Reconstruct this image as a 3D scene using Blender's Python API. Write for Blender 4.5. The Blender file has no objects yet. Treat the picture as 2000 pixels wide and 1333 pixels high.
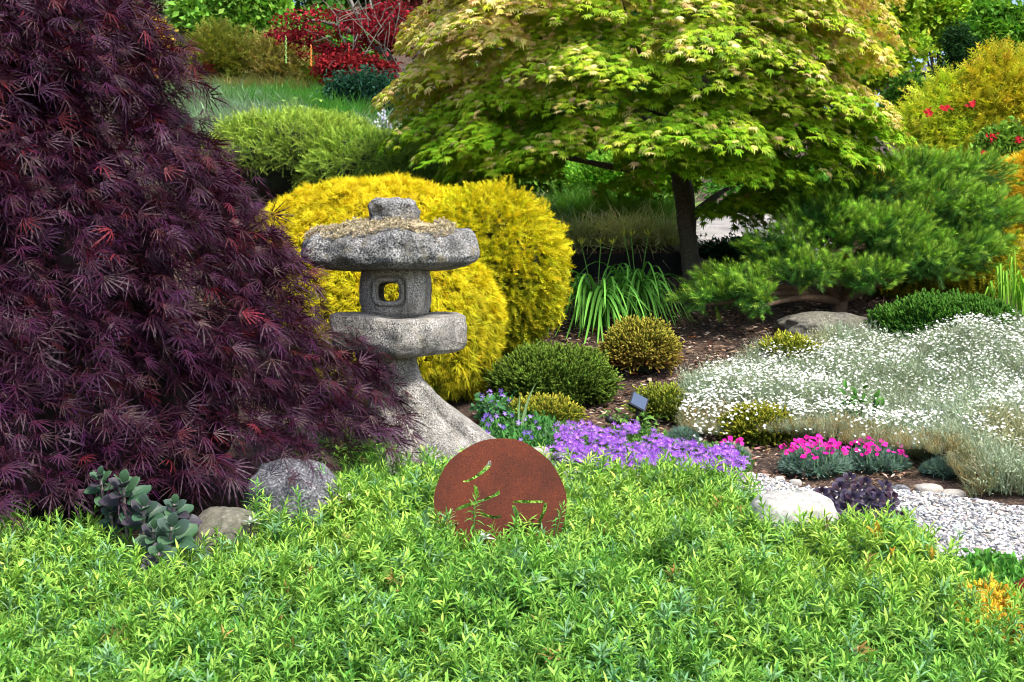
import bpy, math, random
import numpy as np
from mathutils import Vector, Matrix

# ------------------------------------------------------------------ camera, light, exposure
S = bpy.context.scene
COL = S.collection
F = 2400.0; HOR = 600.0; EYE = 1.6          # focal length in photo pixels, horizon row, eye height
SLOPE = 325 / 2400                           # the garden climbs away from the camera
cam = bpy.data.cameras.new('camera'); camo = bpy.data.objects.new('camera', cam); COL.objects.link(camo)
camo.location = (0, 0, EYE); camo.rotation_euler = (math.radians(90), 0, 0)
cam.sensor_width = 36; cam.lens = F / 2000 * 36; cam.shift_y = -(666.5 - HOR) / 2000
cam.clip_end = 600; cam.clip_start = .05
cam.dof.use_dof = True; cam.dof.focus_distance = 5.2; cam.dof.aperture_fstop = 8.0
S.camera = camo
S.render.engine = 'CYCLES'
S.cycles.use_denoising = True; S.cycles.filter_width = 1.0
S.cycles.max_bounces = 7; S.cycles.diffuse_bounces = 4; S.cycles.transmission_bounces = 4; S.cycles.glossy_bounces = 2
S.view_settings.view_transform = 'Standard'; S.view_settings.look = 'None'
S.view_settings.exposure = 1.98; S.view_settings.gamma = 1
SUN_EL, SUN_AZ = 56.0, 138.0                     # azimuth clockwise from +Y (north)
W = bpy.data.worlds.new('World'); S.world = W; W.use_nodes = True
nt = W.node_tree; nt.nodes.clear()
sky = nt.nodes.new('ShaderNodeTexSky'); sky.sky_type = 'NISHITA'; sky.sun_disc = False
sky.sun_elevation = math.radians(SUN_EL); sky.sun_rotation = math.radians(SUN_AZ); sky.dust_density = 3.0; sky.air_density = 1.0
bg = nt.nodes.new('ShaderNodeBackground'); bg.inputs[1].default_value = .078
wo = nt.nodes.new('ShaderNodeOutputWorld')
nt.links.new(sky.outputs[0], bg.inputs[0]); nt.links.new(bg.outputs[0], wo.inputs[0])
sl = bpy.data.lights.new('sun', 'SUN'); sl.energy = 1.5; sl.angle = math.radians(10); sl.color = (1, .95, .86)
so = bpy.data.objects.new('sun', sl); COL.objects.link(so)
_e, _a = math.radians(SUN_EL), math.radians(SUN_AZ)
SUNV = Vector((math.cos(_e) * math.sin(_a), math.cos(_e) * math.cos(_a), math.sin(_e)))
so.rotation_euler = SUNV.to_track_quat('Z', 'Y').to_euler()
so.location = SUNV * 30

rng = np.random.default_rng(11); random.seed(5)
UP = np.array([0, 0, 1.0])

# ------------------------------------------------------------------ maths helpers
def P(px, py, d):
    return np.array([(px - 1000) / F * d, d, EYE - (py - HOR) / F * d])
def gdepth(px, py):
    d = np.linspace(2.5, 14, 900); z = terrain((px - 1000) / F * d, d); return d[np.argmin(np.abs(HOR - F * (z - EYE) / d - py))]
def proj(p):
    p = np.asarray(p); return np.stack([1000 + F * p[..., 0] / p[..., 1], HOR - F * (p[..., 2] - EYE) / p[..., 1]], -1)
def inpoly(q, poly):
    poly = np.asarray(poly, float); x, y = q[:, 0], q[:, 1]; r = np.zeros(len(q), bool); j = len(poly) - 1
    for i in range(len(poly)):
        xi, yi = poly[i]; xj, yj = poly[j]
        c = ((yi > y) != (yj > y)) & (x < (xj - xi) * (y - yi) / (yj - yi + 1e-9) + xi)
        r ^= c; j = i
    return r
def nz(v): return v / (np.linalg.norm(v, axis=-1, keepdims=True) + 1e-9)
def sm(a, b, x): t = np.clip((x - a) / (b - a), 0, 1); return t * t * (3 - 2 * t)
def _h(i):
    n = (i[..., 0] * 73856093) ^ (i[..., 1] * 19349663) ^ (i[..., 2] * 83492791)
    n = (n ^ (n >> 13)) * 1274126177 & 0x7fffffff
    n = (n ^ (n >> 15)) * 668265263 & 0x7fffffff
    return (n & 0xffff) / 65535.0 * 2 - 1
def noise(p):
    p = np.asarray(p, float); i = np.floor(p).astype(np.int64); f = p - i; f = f * f * (3 - 2 * f); r = 0
    for dx in (0, 1):
        for dy in (0, 1):
            for dz in (0, 1):
                w = (f[..., 0] if dx else 1 - f[..., 0]) * (f[..., 1] if dy else 1 - f[..., 1]) * (f[..., 2] if dz else 1 - f[..., 2])
                r = r + w * _h(i + np.array([dx, dy, dz]))
    return r
def fbm(p, o=3):
    r = 0; a = 1; p = np.asarray(p, float)
    for k in range(o): r = r + a * noise(p * (2.03 ** k) + 17.3 * k); a *= .5
    return r / 1.6

def terrain(x, y):
    x = np.asarray(x, float); y = np.asarray(y, float)
    zr = np.interp(y, [0, 7.3, 8, 8.8, 9.4, 10.1, 12, 16, 24, 60, 200], [0, 0, .11, .2, .31, .46, .6, .8, 1.3, 3, 6])
    zl = np.interp(y, [0, 7.3, 8.5, 10, 12, 16, 18, 24, 60, 200], [0, 0, .22, .6, 1.2, 1.98, 2.3, 3.3, 8, 11])
    step = .22 * sm(10.16, 10.24, y) * (1 - sm(1.3, 1.9, x)) * (1 - sm(11.5, 13.5, y))
    k = sm(-1.7, .2, x); k = 1 - (1 - k) * sm(8, 10.5, y)
    z = zr * k + zl * (1 - k) + step * sm(-1.5, 0, x)
    return z + SLOPE * y + .018 * fbm(np.stack([x * 1.7, y * 1.7, 0 * x], -1))

# ------------------------------------------------------------------ mesh + tagging helpers
ORG = {}
def tri(faces):
    out = []
    for f in faces:
        for k in range(1, len(f) - 1): out.append((f[0], f[k], f[k + 1]))
    return np.array(out, int)
def mk(name, V, Fc, mat, parent=None, col=None, smooth=False, local=False):
    if isinstance(V, Sc):
        if V.tris() > 12000 and mat.name in INST: return instanced(name, V, mat, parent)
        V, Fc, col = V.real()
    V = np.asarray(V, np.float32).reshape(-1, 3)
    Fc = np.asarray(Fc, np.int32)
    me = bpy.data.meshes.new(name); k = Fc.shape[1]
    root = parent
    while root is not None and root.parent is not None: root = root.parent
    if root is not None and not local: V = V - np.array(ORG[root.name], np.float32)
    me.vertices.add(len(V)); me.vertices.foreach_set('co', V.ravel())
    me.loops.add(Fc.size); me.loops.foreach_set('vertex_index', Fc.ravel())
    me.polygons.add(len(Fc)); me.polygons.foreach_set('loop_start', np.arange(0, Fc.size, k, dtype=np.int32))
    me.polygons.foreach_set('use_smooth', np.full(len(Fc), smooth, bool))
    me.update(calc_edges=True)
    if col is not None:
        a = me.color_attributes.new('col', 'FLOAT_COLOR', 'POINT')
        c = np.ones((len(V), 4), np.float32); c[:, :3] = np.clip(col, 0, 1); a.data.foreach_set('color', c.ravel())
    if mat: me.materials.append(mat)
    o = bpy.data.objects.new(name, me); COL.objects.link(o); o.parent = parent
    return o
def tag(o, label, cat, group=None, kind=None):
    if label: o['label'] = label
    if cat: o['category'] = cat
    if group: o['group'] = group
    if kind: o['kind'] = kind
    return o
def thing(name, label, cat, loc, group=None):
    o = bpy.data.objects.new(name, None); COL.objects.link(o); o.location = tuple(float(v) for v in loc)
    o.empty_display_size = .1; ORG[o.name] = np.array(loc, float); return tag(o, label, cat, group)
def stuff(o): o['kind'] = 'stuff'; return o
def struct(o): o['kind'] = 'structure'; return o

def frames(d, n):
    y = nz(d); x = nz(np.cross(y, n)); z = np.cross(x, y); return np.stack([x, y, z], -1)
class Sc:
    """many copies of a few leaf shapes: realised into one mesh when small, geometry-node instances when large"""
    def __init__(self, protos, pos, R, sc, ca, cb, pick): self.protos, self.pos, self.R, self.sc, self.ca, self.cb, self.pick = protos, pos, R, sc, ca, cb, pick
    def tris(self): return sum(len(self.protos[k][1]) * int((self.pick == k).sum()) for k in range(len(self.protos)))
    def real(self):
        Vs, Fs, Cs = [], [], []; off = 0
        for k, (V, Fc, t) in enumerate(self.protos):
            m = np.where(self.pick == k)[0]
            if not len(m): continue
            v = np.einsum('nij,vj->nvi', self.R[m] * self.sc[m][:, None, None], V) + self.pos[m][:, None, :]
            f = Fc[None] + (np.arange(len(m)) * len(V))[:, None, None] + off
            c = self.ca[m][:, None, :] * (1 - t)[None, :, None] + self.cb[m][:, None, :] * t[None, :, None]
            Vs.append(v.reshape(-1, 3)); Fs.append(f.reshape(-1, 3)); Cs.append(c.reshape(-1, 3)); off += len(m) * len(V)
        return np.concatenate(Vs), np.concatenate(Fs), np.concatenate(Cs)
def scatter(protos, pos, d, n, sc, ca, cb=None):
    pos = np.asarray(pos, float); N = len(pos); R = frames(np.asarray(d, float), n); sc = np.array(np.broadcast_to(np.asarray(sc, float), (N,)))
    ca = np.array(np.broadcast_to(ca, (N, 3))); cb = ca if cb is None else np.array(np.broadcast_to(cb, (N, 3)))
    return Sc(list(protos), pos, R, sc, ca, cb, rng.integers(0, len(protos), N)), None, None
def join(parts):
    S_ = [p[0] for p in parts if isinstance(p[0], Sc)]
    if len(S_) == len(parts):
        pr = []; key = {}; pk = []
        for q in S_:
            mp = []
            for p in q.protos:
                if id(p) not in key: key[id(p)] = len(pr); pr.append(p)
                mp.append(key[id(p)])
            pk.append(np.array(mp)[q.pick])
        cat = lambda a: np.concatenate([getattr(q, a) for q in S_]); return Sc(pr, cat('pos'), cat('R'), cat('sc'), cat('ca'), cat('cb'), np.concatenate(pk)), None, None
    parts = [p[0].real() if isinstance(p[0], Sc) else p for p in parts]
    off = 0; Vs, Fs, Cs = [], [], []
    for V, Fc, C in parts: Vs.append(V); Fs.append(Fc + off); Cs.append(C); off += len(V)
    return np.concatenate(Vs), np.concatenate(Fs), np.concatenate(Cs)
def quats(R):
    q = np.empty((len(R), 4)); m00, m11, m22 = R[:, 0, 0], R[:, 1, 1], R[:, 2, 2]
    q[:, 0] = np.sqrt(np.maximum(0, 1 + m00 + m11 + m22)) / 2; q[:, 1] = np.sqrt(np.maximum(0, 1 + m00 - m11 - m22)) / 2
    q[:, 2] = np.sqrt(np.maximum(0, 1 - m00 + m11 - m22)) / 2; q[:, 3] = np.sqrt(np.maximum(0, 1 - m00 - m11 + m22)) / 2
    b = np.argmax(q, 1); r = q.copy()
    a = R[:, 2, 1] - R[:, 1, 2]; c = R[:, 0, 2] - R[:, 2, 0]; d = R[:, 1, 0] - R[:, 0, 1]; e = R[:, 0, 1] + R[:, 1, 0]; f = R[:, 0, 2] + R[:, 2, 0]; g = R[:, 1, 2] + R[:, 2, 1]
    for k, t in enumerate([(None, a, c, d), (a, None, e, f), (c, e, None, g), (d, f, g, None)]):
        m = b == k
        for i in range(4):
            if i != k: r[m, i] = t[i][m] / (4 * q[m, k])
    return nz(r)
LEAFOBJ = {}
def leafshape(pr, mat):
    key = (id(pr), mat.name)
    if key not in LEAFOBJ:
        V, Fc, t = pr; me = bpy.data.meshes.new('leaf_shape'); me.from_pydata(V.tolist(), [], Fc.tolist()); a = me.attributes.new('t', 'FLOAT', 'POINT'); a.data.foreach_set('value', np.asarray(t, np.float32)); me.materials.append(INST[mat.name]); LEAFOBJ[key] = (bpy.data.objects.new('leaf_shape', me), pr)
    return LEAFOBJ[key][0]
def instanced(name, q, mat, parent):
    root = parent
    while root is not None and root.parent is not None: root = root.parent
    og = ORG[root.name] if root is not None else np.zeros(3)
    me = bpy.data.meshes.new(name); N = len(q.pos); me.vertices.add(N); me.vertices.foreach_set('co', (q.pos - og).astype(np.float32).ravel())
    for nm, ty, dat in (('ca', 'FLOAT_VECTOR', q.ca), ('cb', 'FLOAT_VECTOR', q.cb)): me.attributes.new(nm, ty, 'POINT').data.foreach_set('vector', np.clip(dat, 0, 1).astype(np.float32).ravel())
    me.attributes.new('rot', 'QUATERNION', 'POINT').data.foreach_set('value', quats(q.R).astype(np.float32).ravel()); me.attributes.new('sc', 'FLOAT', 'POINT').data.foreach_set('value', q.sc.astype(np.float32)); me.attributes.new('pick', 'INT', 'POINT').data.foreach_set('value', q.pick.astype(np.int32))
    o = bpy.data.objects.new(name, me); COL.objects.link(o); o.parent = parent
    g = bpy.data.node_groups.new(name, 'GeometryNodeTree'); g.interface.new_socket('Geometry', in_out='INPUT', socket_type='NodeSocketGeometry'); g.interface.new_socket('Geometry', in_out='OUTPUT', socket_type='NodeSocketGeometry')
    n = g.nodes; gi, go = n.new('NodeGroupInput'), n.new('NodeGroupOutput'); ip = n.new('GeometryNodeInstanceOnPoints'); jn = n.new('GeometryNodeJoinGeometry'); L = g.links.new
    for p in reversed(q.protos):
        oi = n.new('GeometryNodeObjectInfo'); oi.inputs['Object'].default_value = leafshape(p, mat); gt = n.new('GeometryNodeGeometryToInstance'); L(oi.outputs['Geometry'], gt.inputs[0]); L(gt.outputs[0], jn.inputs[0])
    L(gi.outputs[0], ip.inputs['Points']); L(jn.outputs[0], ip.inputs['Instance']); ip.inputs['Pick Instance'].default_value = True
    for nm, ty, sk in (('rot', 'QUATERNION', 'Rotation'), ('sc', 'FLOAT', 'Scale'), ('pick', 'INT', 'Instance Index')):
        a = n.new('GeometryNodeInputNamedAttribute'); a.data_type = ty; a.inputs['Name'].default_value = nm; L(a.outputs['Attribute'], ip.inputs[sk])
    L(ip.outputs[0], go.inputs[0]); md = o.modifiers.new('leaves', 'NODES'); md.node_group = g; me.materials.append(INST[mat.name]); return o
INST = {}
def jit(c, N, a=.15, b=.1):
    c = np.asarray(c, float); g = 1 + rng.normal(0, a, (N, 1)); h = 1 + rng.normal(0, b, (N, 3)); return np.clip(c * g * h, .002, .95)
def mix(a, b, t): t = np.asarray(t)[:, None]; return np.asarray(a) * (1 - t) + np.asarray(b) * t
def rnd(N, s=1.): return rng.normal(0, s, (N, 3))
def tube(pts, rad, sides=7, sub=4, wob=0):
    pts = np.asarray(pts, float); rad = np.asarray(rad, float); n = len(pts)
    if sub > 1 and n > 2:
        t = np.linspace(0, n - 1, (n - 1) * sub + 1); i = np.clip(t.astype(int), 0, n - 2); f = (t - i)[:, None]
        p0 = pts[np.clip(i - 1, 0, n - 1)]; p1 = pts[i]; p2 = pts[i + 1]; p3 = pts[np.clip(i + 2, 0, n - 1)]
        q = .5 * (2 * p1 + (p2 - p0) * f + (2 * p0 - 5 * p1 + 4 * p2 - p3) * f ** 2 + (3 * p1 - p0 - 3 * p2 + p3) * f ** 3)
        rad = np.interp(t, np.arange(n), rad); pts = q
    T = nz(np.gradient(pts, axis=0)); ref = np.array([.31, .22, .9]) if abs(T[0, 2]) < .8 else np.array([1., .2, .1])
    X = nz(np.cross(T, ref)); Y = np.cross(T, X); a = np.linspace(0, 2 * np.pi, sides, endpoint=False)
    V = pts[:, None] + (X[:, None] * np.cos(a)[None, :, None] + Y[:, None] * np.sin(a)[None, :, None]) * rad[:, None, None]
    if wob: V = V + (X[:, None] * np.cos(a)[None, :, None] + Y[:, None] * np.sin(a)[None, :, None]) * (fbm(V * 14) * wob)[..., None] * rad[:, None, None]
    m = len(pts); Fq = []
    for i in range(m - 1):
        for j in range(sides):
            k = (j + 1) % sides; Fq += [(i * sides + j, i * sides + k, (i + 1) * sides + k), (i * sides + j, (i + 1) * sides + k, (i + 1) * sides + j)]
    V = V.reshape(-1, 3); c = len(V); V = np.vstack([V, pts[0], pts[-1]])
    for j in range(sides):
        k = (j + 1) % sides; Fq += [(c, k, j), (c + 1, (m - 1) * sides + j, (m - 1) * sides + k)]
    return V, np.array(Fq)
def tubes(lst):
    off = 0; Vs, Fs = [], []
    for V, Fc in lst: Vs.append(V); Fs.append(Fc + off); off += len(V)
    return np.concatenate(Vs), np.concatenate(Fs)
def blob(c, r, nu=64, nv=32, amp=.1, fr=2., seed=0, ex=2., oct_=4, flat=None, rot=0):
    u = np.linspace(0, 2 * np.pi, nu, endpoint=False); v = np.linspace(-np.pi / 2, np.pi / 2, nv)
    U, Vv = np.meshgrid(u, v); e = 2 / ex
    sg = lambda a: np.sign(a) * np.abs(a) ** e
    D = np.stack([sg(np.cos(Vv)) * sg(np.cos(U)), sg(np.cos(Vv)) * sg(np.sin(U)), sg(np.sin(Vv))], -1)
    r = np.asarray(r, float); Q = D * r; Q = Q * (1 + amp * fbm(D * fr + seed, oct_))[..., None]
    if flat is not None: Q[..., 2] = np.maximum(Q[..., 2], flat)
    if rot: cs, sn = math.cos(rot), math.sin(rot); Q = np.stack([Q[..., 0] * cs - Q[..., 1] * sn, Q[..., 0] * sn + Q[..., 1] * cs, Q[..., 2]], -1)
    V = (Q + np.asarray(c)).reshape(-1, 3); fs = []
    i = np.arange(nv - 1)[:, None]; j = np.arange(nu)[None]; k = (j + 1) % nu
    a, b, cc, d = i * nu + j, i * nu + k, (i + 1) * nu + k, (i + 1) * nu + j
    return V, np.stack([a, b, cc, d], -1).reshape(-1, 4)

# ------------------------------------------------------------------ materials
def newmat(name):
    m = bpy.data.materials.new(name); m.use_nodes = True; t = m.node_tree; t.nodes.clear()
    return m, t, (lambda k, **kw: _n(t, k, kw)), t.links.new
def _n(t, k, kw):
    n = t.nodes.new('ShaderNode' + k)
    for a, v in kw.items():
        if a.startswith('i_'):
            key = a[2:].replace('_', ' ')
            n.inputs[int(key) if key.isdigit() else key].default_value = v
        else: setattr(n, a, v)
    return n
def leafmat(name, rough=.5, trans=.35, spec=.35, tint=(1.1, 1.15, .6), inst=False):
    if not inst: INST[name] = leafmat(name + '_scattered', rough, trans, spec, tint, True)
    m, t, N, L = newmat(name); out = N('OutputMaterial')
    if inst:
        A, B, T = N('Attribute', attribute_name='ca', attribute_type='INSTANCER'), N('Attribute', attribute_name='cb', attribute_type='INSTANCER'), N('Attribute', attribute_name='t'); a = N('Mix', data_type='RGBA')
        L(T.outputs['Fac'], a.inputs[0]); L(A.outputs['Color'], a.inputs[6]); L(B.outputs['Color'], a.inputs[7]); acol = a.outputs[2]
    else: acol = N('Attribute', attribute_name='col').outputs['Color']
    p = N('BsdfPrincipled', i_Roughness=rough); p.inputs['Specular IOR Level'].default_value = spec
    L(acol, p.inputs['Base Color'])
    if trans:
        mu = N('Mix', data_type='RGBA', blend_type='MULTIPLY'); mu.inputs[0].default_value = 1; mu.inputs[7].default_value = (*tint, 1)
        L(acol, mu.inputs[6]); tr = N('BsdfTranslucent'); L(mu.outputs[2], tr.inputs[0])
        ms = N('MixShader', i_0=trans); L(p.outputs[0], ms.inputs[1]); L(tr.outputs[0], ms.inputs[2]); L(ms.outputs[0], out.inputs[0])
    else: L(p.outputs[0], out.inputs[0])
    return m
def ramp(N, stops):
    r = N('ValToRGB'); e = r.color_ramp.elements
    e[0].position, e[0].color = stops[0][0], (*stops[0][1], 1); e[1].position, e[1].color = stops[-1][0], (*stops[-1][1], 1)
    for p, c in stops[1:-1]: x = e.new(p); x.color = (*c, 1)
    return r
def rockmat(name, stops, fine=150., big=5., stain=(.10, .10, .09), st=.45, bump=.5, bd=.006, warm=None):
    m, t, N, L = newmat(name); co = N('NewGeometry'); out = N('OutputMaterial'); p = N('BsdfPrincipled', i_Roughness=.85)
    n1 = N('TexNoise', i_Scale=fine, i_Detail=3., i_Roughness=.65); L(co.outputs['Position'], n1.inputs['Vector'])
    r = ramp(N, stops); L(n1.outputs['Fac'], r.inputs[0])
    n2 = N('TexNoise', i_Scale=big, i_Detail=6., i_Roughness=.6); L(co.outputs['Position'], n2.inputs['Vector'])
    r2 = ramp(N, [(.45, (0, 0, 0)), (.68, (1, 1, 1))]); L(n2.outputs['Fac'], r2.inputs[0])
    mm = N('Math', operation='MULTIPLY', i_1=st); L(r2.outputs[0], mm.inputs[0])
    mx = N('Mix', data_type='RGBA', blend_type='MIX'); L(mm.outputs[0], mx.inputs[0]); L(r.outputs[0], mx.inputs[6]); mx.inputs[7].default_value = (*stain, 1)
    last = mx.outputs[2]
    if warm:
        n4 = N('TexNoise', i_Scale=big * 2.3, i_Detail=5.); L(co.outputs['Position'], n4.inputs['Vector'])
        r4 = ramp(N, [(.55, (0, 0, 0)), (.72, (.7, .7, .7))]); L(n4.outputs['Fac'], r4.inputs[0])
        m4 = N('Mix', data_type='RGBA', blend_type='MIX'); L(r4.outputs[0], m4.inputs[0]); L(last, m4.inputs[6]); m4.inputs[7].default_value = (*warm, 1); last = m4.outputs[2]
    if name.endswith('granite'):
        mp = N('Mapping'); mp.inputs['Scale'].default_value = (1, 1, .12); L(co.outputs['Position'], mp.inputs[0]); n5 = N('TexNoise', i_Scale=16., i_Detail=4.); L(mp.outputs[0], n5.inputs['Vector'])
        r5 = ramp(N, [(.42, (.55, .55, .52)), (.6, (1.08, 1.06, 1.03))]); L(n5.outputs['Fac'], r5.inputs[0]); m5 = N('Mix', data_type='RGBA', blend_type='MULTIPLY'); m5.inputs[0].default_value = .8; L(last, m5.inputs[6]); L(r5.outputs[0], m5.inputs[7]); last = m5.outputs[2]
    L(last, p.inputs['Base Color'])
    n3 = N('TexNoise', i_Scale=fine * .45, i_Detail=4., i_Roughness=.7); L(co.outputs['Position'], n3.inputs['Vector'])
    b = N('Bump', i_Strength=bump, i_Distance=bd); L(n3.outputs['Fac'], b.inputs['Height']); L(b.outputs[0], p.inputs['Normal'])
    L(p.outputs[0], out.inputs[0]); return m
def plain(name, c, rough=.6, metal=0., noise_amt=.3, sc=30., bump=0.):
    m, t, N, L = newmat(name); co = N('NewGeometry'); out = N('OutputMaterial'); p = N('BsdfPrincipled', i_Roughness=rough, i_Metallic=metal)
    n1 = N('TexNoise', i_Scale=sc, i_Detail=5.); L(co.outputs['Position'], n1.inputs['Vector'])
    lo = tuple(v * (1 - noise_amt) for v in c); hi = tuple(min(1, v * (1 + noise_amt)) for v in c)
    r = ramp(N, [(.3, lo), (.7, hi)]); L(n1.outputs['Fac'], r.inputs[0]); L(r.outputs[0], p.inputs['Base Color'])
    if bump: b = N('Bump', i_Strength=bump, i_Distance=.01); L(n1.outputs['Fac'], b.inputs['Height']); L(b.outputs[0], p.inputs['Normal'])
    L(p.outputs[0], out.inputs[0]); return m

M_leaf = leafmat('leaf_green', .6, .2, .12)
M_far = leafmat('leaf_far', .65, .22, .1)
M_purple = leafmat('leaf_purple', .5, .12, .3, (1.6, .6, .8))
M_yellow = leafmat('leaf_golden', .7, .3, .08, (1.05, 1.0, .5))
M_succ = leafmat('leaf_succulent', .5, .0, .3)
M_needle = leafmat('leaf_needle', .6, .15, .12)
M_petal = leafmat('petal', .7, .3, .1, (1, 1, 1))
M_chip = leafmat('wood_chip', .85, 0, .2)
M_core = plain('dark_core_green', (.012, .018, .006), 1, 0, .6, 25)  # near-black, puts the shade inside the shrub mounds into colour
M_corep = plain('shade_core_purple', (.007, .003, .005), 1, 0, .6, 25)  # near-black for the maple's added core, shade as colour
M_bark = rockmat('bark', [(.3, (.035, .027, .02)), (.6, (.10, .08, .06)), (.75, (.2, .18, .14))], 60, 6, (.06, .08, .03), .4, .8, .01)
M_twig = plain('twig', (.06, .035, .025), .8, 0, .4, 40)
M_palebark = rockmat('lichen_bark', [(.3, (.08, .07, .06)), (.6, (.17, .155, .13)), (.75, (.28, .27, .23))], 25, 3, (.2, .2, .12), .4, .8, .01)
M_granite = rockmat('granite', [(.37, (.035, .035, .037)), (.45, (.22, .215, .205)), (.55, (.44, .42, .39)), (.66, (.70, .68, .64))], 165, 7, (.15, .145, .135), .55, .9, .014, (.34, .31, .24))
M_granite_cap = rockmat('weathered_granite', [(.37, (.02, .022, .026)), (.46, (.14, .145, .15)), (.56, (.31, .31, .31)), (.67, (.54, .54, .53))], 120, 8, (.05, .05, .048), .75, 1., .012, (.2, .17, .1))
M_boulder = rockmat('grey_boulder', [(.36, (.03, .03, .035)), (.47, (.08, .08, .09)), (.57, (.16, .16, .175)), (.68, (.38, .38, .39))], 110, 6, (.07, .07, .08), .5, .5, .006)
M_slab = rockmat('slab_rock', [(.3, (.06, .055, .045)), (.55, (.14, .13, .105)), (.7, (.24, .225, .19))], 45, 4, (.09, .09, .05), .6, .8, .012)
M_white = rockmat('white_boulder', [(.3, (.18, .175, .16)), (.5, (.32, .31, .29)), (.7, (.5, .49, .47))], 40, 5, (.4, .38, .34), .4, .4, .008)
M_pebble = rockmat('pebble', [(.3, (.25, .23, .2)), (.55, (.38, .35, .31)), (.7, (.5, .47, .42))], 60, 7, (.28, .27, .27), .5, .2, .004)
M_gravel = leafmat('gravel_stone', .8, 0, .3)
M_edge = plain('black_edging', (.006, .006, .006), 1, 0, .4, 20)
M_black = plain('black_plastic', (.012, .012, .013), .45, 0, .2)

# ground: mulch
def soilmat(name, stops, sc, bd):
    m, t, N, L = newmat(name); co = N('NewGeometry'); out = N('OutputMaterial'); p = N('BsdfPrincipled', i_Roughness=.95)
    v = N('TexVoronoi', i_Scale=sc, feature='F1'); mp = N('Mapping'); mp.inputs['Scale'].default_value = (1, 2.6, 1); mp.inputs['Rotation'].default_value = (0, 0, .6)
    wn = N('TexNoise', i_Scale=9., i_Detail=4.); L(co.outputs['Position'], wn.inputs['Vector'])
    ad = N('VectorMath', operation='MULTIPLY_ADD'); ad.inputs[1].default_value = (.25, .25, .25); L(wn.outputs['Color'], ad.inputs[0]); L(co.outputs['Position'], ad.inputs[2])
    L(ad.outputs[0], mp.inputs[0]); L(mp.outputs[0], v.inputs['Vector'])
    sx = N('SeparateColor'); L(v.outputs['Color'], sx.inputs[0]); r = ramp(N, stops); L(sx.outputs[0], r.inputs[0])
    n = N('TexNoise', i_Scale=2.2, i_Detail=5.); L(co.outputs['Position'], n.inputs['Vector']); r2 = ramp(N, [(.35, (.5, .5, .5)), (.65, (1.1, 1.05, 1))]); L(n.outputs['Fac'], r2.inputs[0])
    mu = N('Mix', data_type='RGBA', blend_type='MULTIPLY'); mu.inputs[0].default_value = 1; L(r.outputs[0], mu.inputs[6]); L(r2.outputs[0], mu.inputs[7]); L(mu.outputs[2], p.inputs['Base Color'])
    b = N('Bump', i_Strength=.8, i_Distance=bd); L(v.outputs['Distance'], b.inputs['Height']); L(b.outputs[0], p.inputs['Normal'])
    L(p.outputs[0], out.inputs[0]); return m
M_mulch = soilmat('bark_mulch', [(0, (.02, .012, .008)), (.5, (.065, .038, .026)), (.85, (.13, .08, .055)), (1, (.26, .18, .12))], 45, .012)
M_gsheet = soilmat('gravel_bed', [(0, (.12, .12, .13)), (.5, (.3, .3, .31)), (1, (.6, .6, .6))], 70, .01)
M_path = soilmat('gravel_path_far', [(0, (.25, .24, .24)), (.5, (.38, .37, .37)), (1, (.5, .49, .48))], 60, .006)

# ------------------------------------------------------------------ prototype leaves (local +Y along the leaf, +Z its face)
def lance(L=1., Wd=.2, droop=.15, fold=.25, cup=0):
    ys = [0, .3, .68, 1]; ws = [.12, 1, .7, 0]; V = []; 
    for y, w in zip(ys, ws):
        z = -droop * L * y * y + cup * L * y
        V += [(-w * Wd / 2, y * L, z + abs(w) * Wd * fold), (0, y * L, z), (w * Wd / 2, y * L, z + abs(w) * Wd * fold)]
    Fc = []
    for i in range(3):
        a = i * 3
        if i < 2: Fc += [(a, a + 1, a + 4, a + 3), (a + 1, a + 2, a + 5, a + 4)]
        else: Fc += [(a, a + 1, a + 4), (a + 1, a + 2, a + 4)]
    V = np.array(V, float); return V, tri(Fc), np.clip(V[:, 1] / L, 0, 1)
def simple_leaf(L=1., Wd=.5, droop=.1, fold=.2):
    V = np.array([(0, 0, 0), (-Wd / 2, .45 * L, Wd * fold - droop * .2), (Wd / 2, .45 * L, Wd * fold - droop * .2), (0, L, -droop), ], float)
    return V, np.array([(0, 3, 1), (0, 2, 3)]), np.array([0, .5, .5, 1.])
def xf(pr, d, n, o=(0, 0, 0), s=1., t=None):
    V, Fc, tt = pr; R = frames(np.array([d], float), np.array([n], float))[0]
    return V @ (R * s).T + np.array(o), Fc, (tt if t is None else np.full(len(V), t))
def merge(lst):
    off = 0; A, B, T = [], [], []
    for V, Fc, t in lst: A.append(V); B.append(Fc + off); T.append(t); off += len(V)
    return np.concatenate(A), np.concatenate(B), np.concatenate(T)
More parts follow.
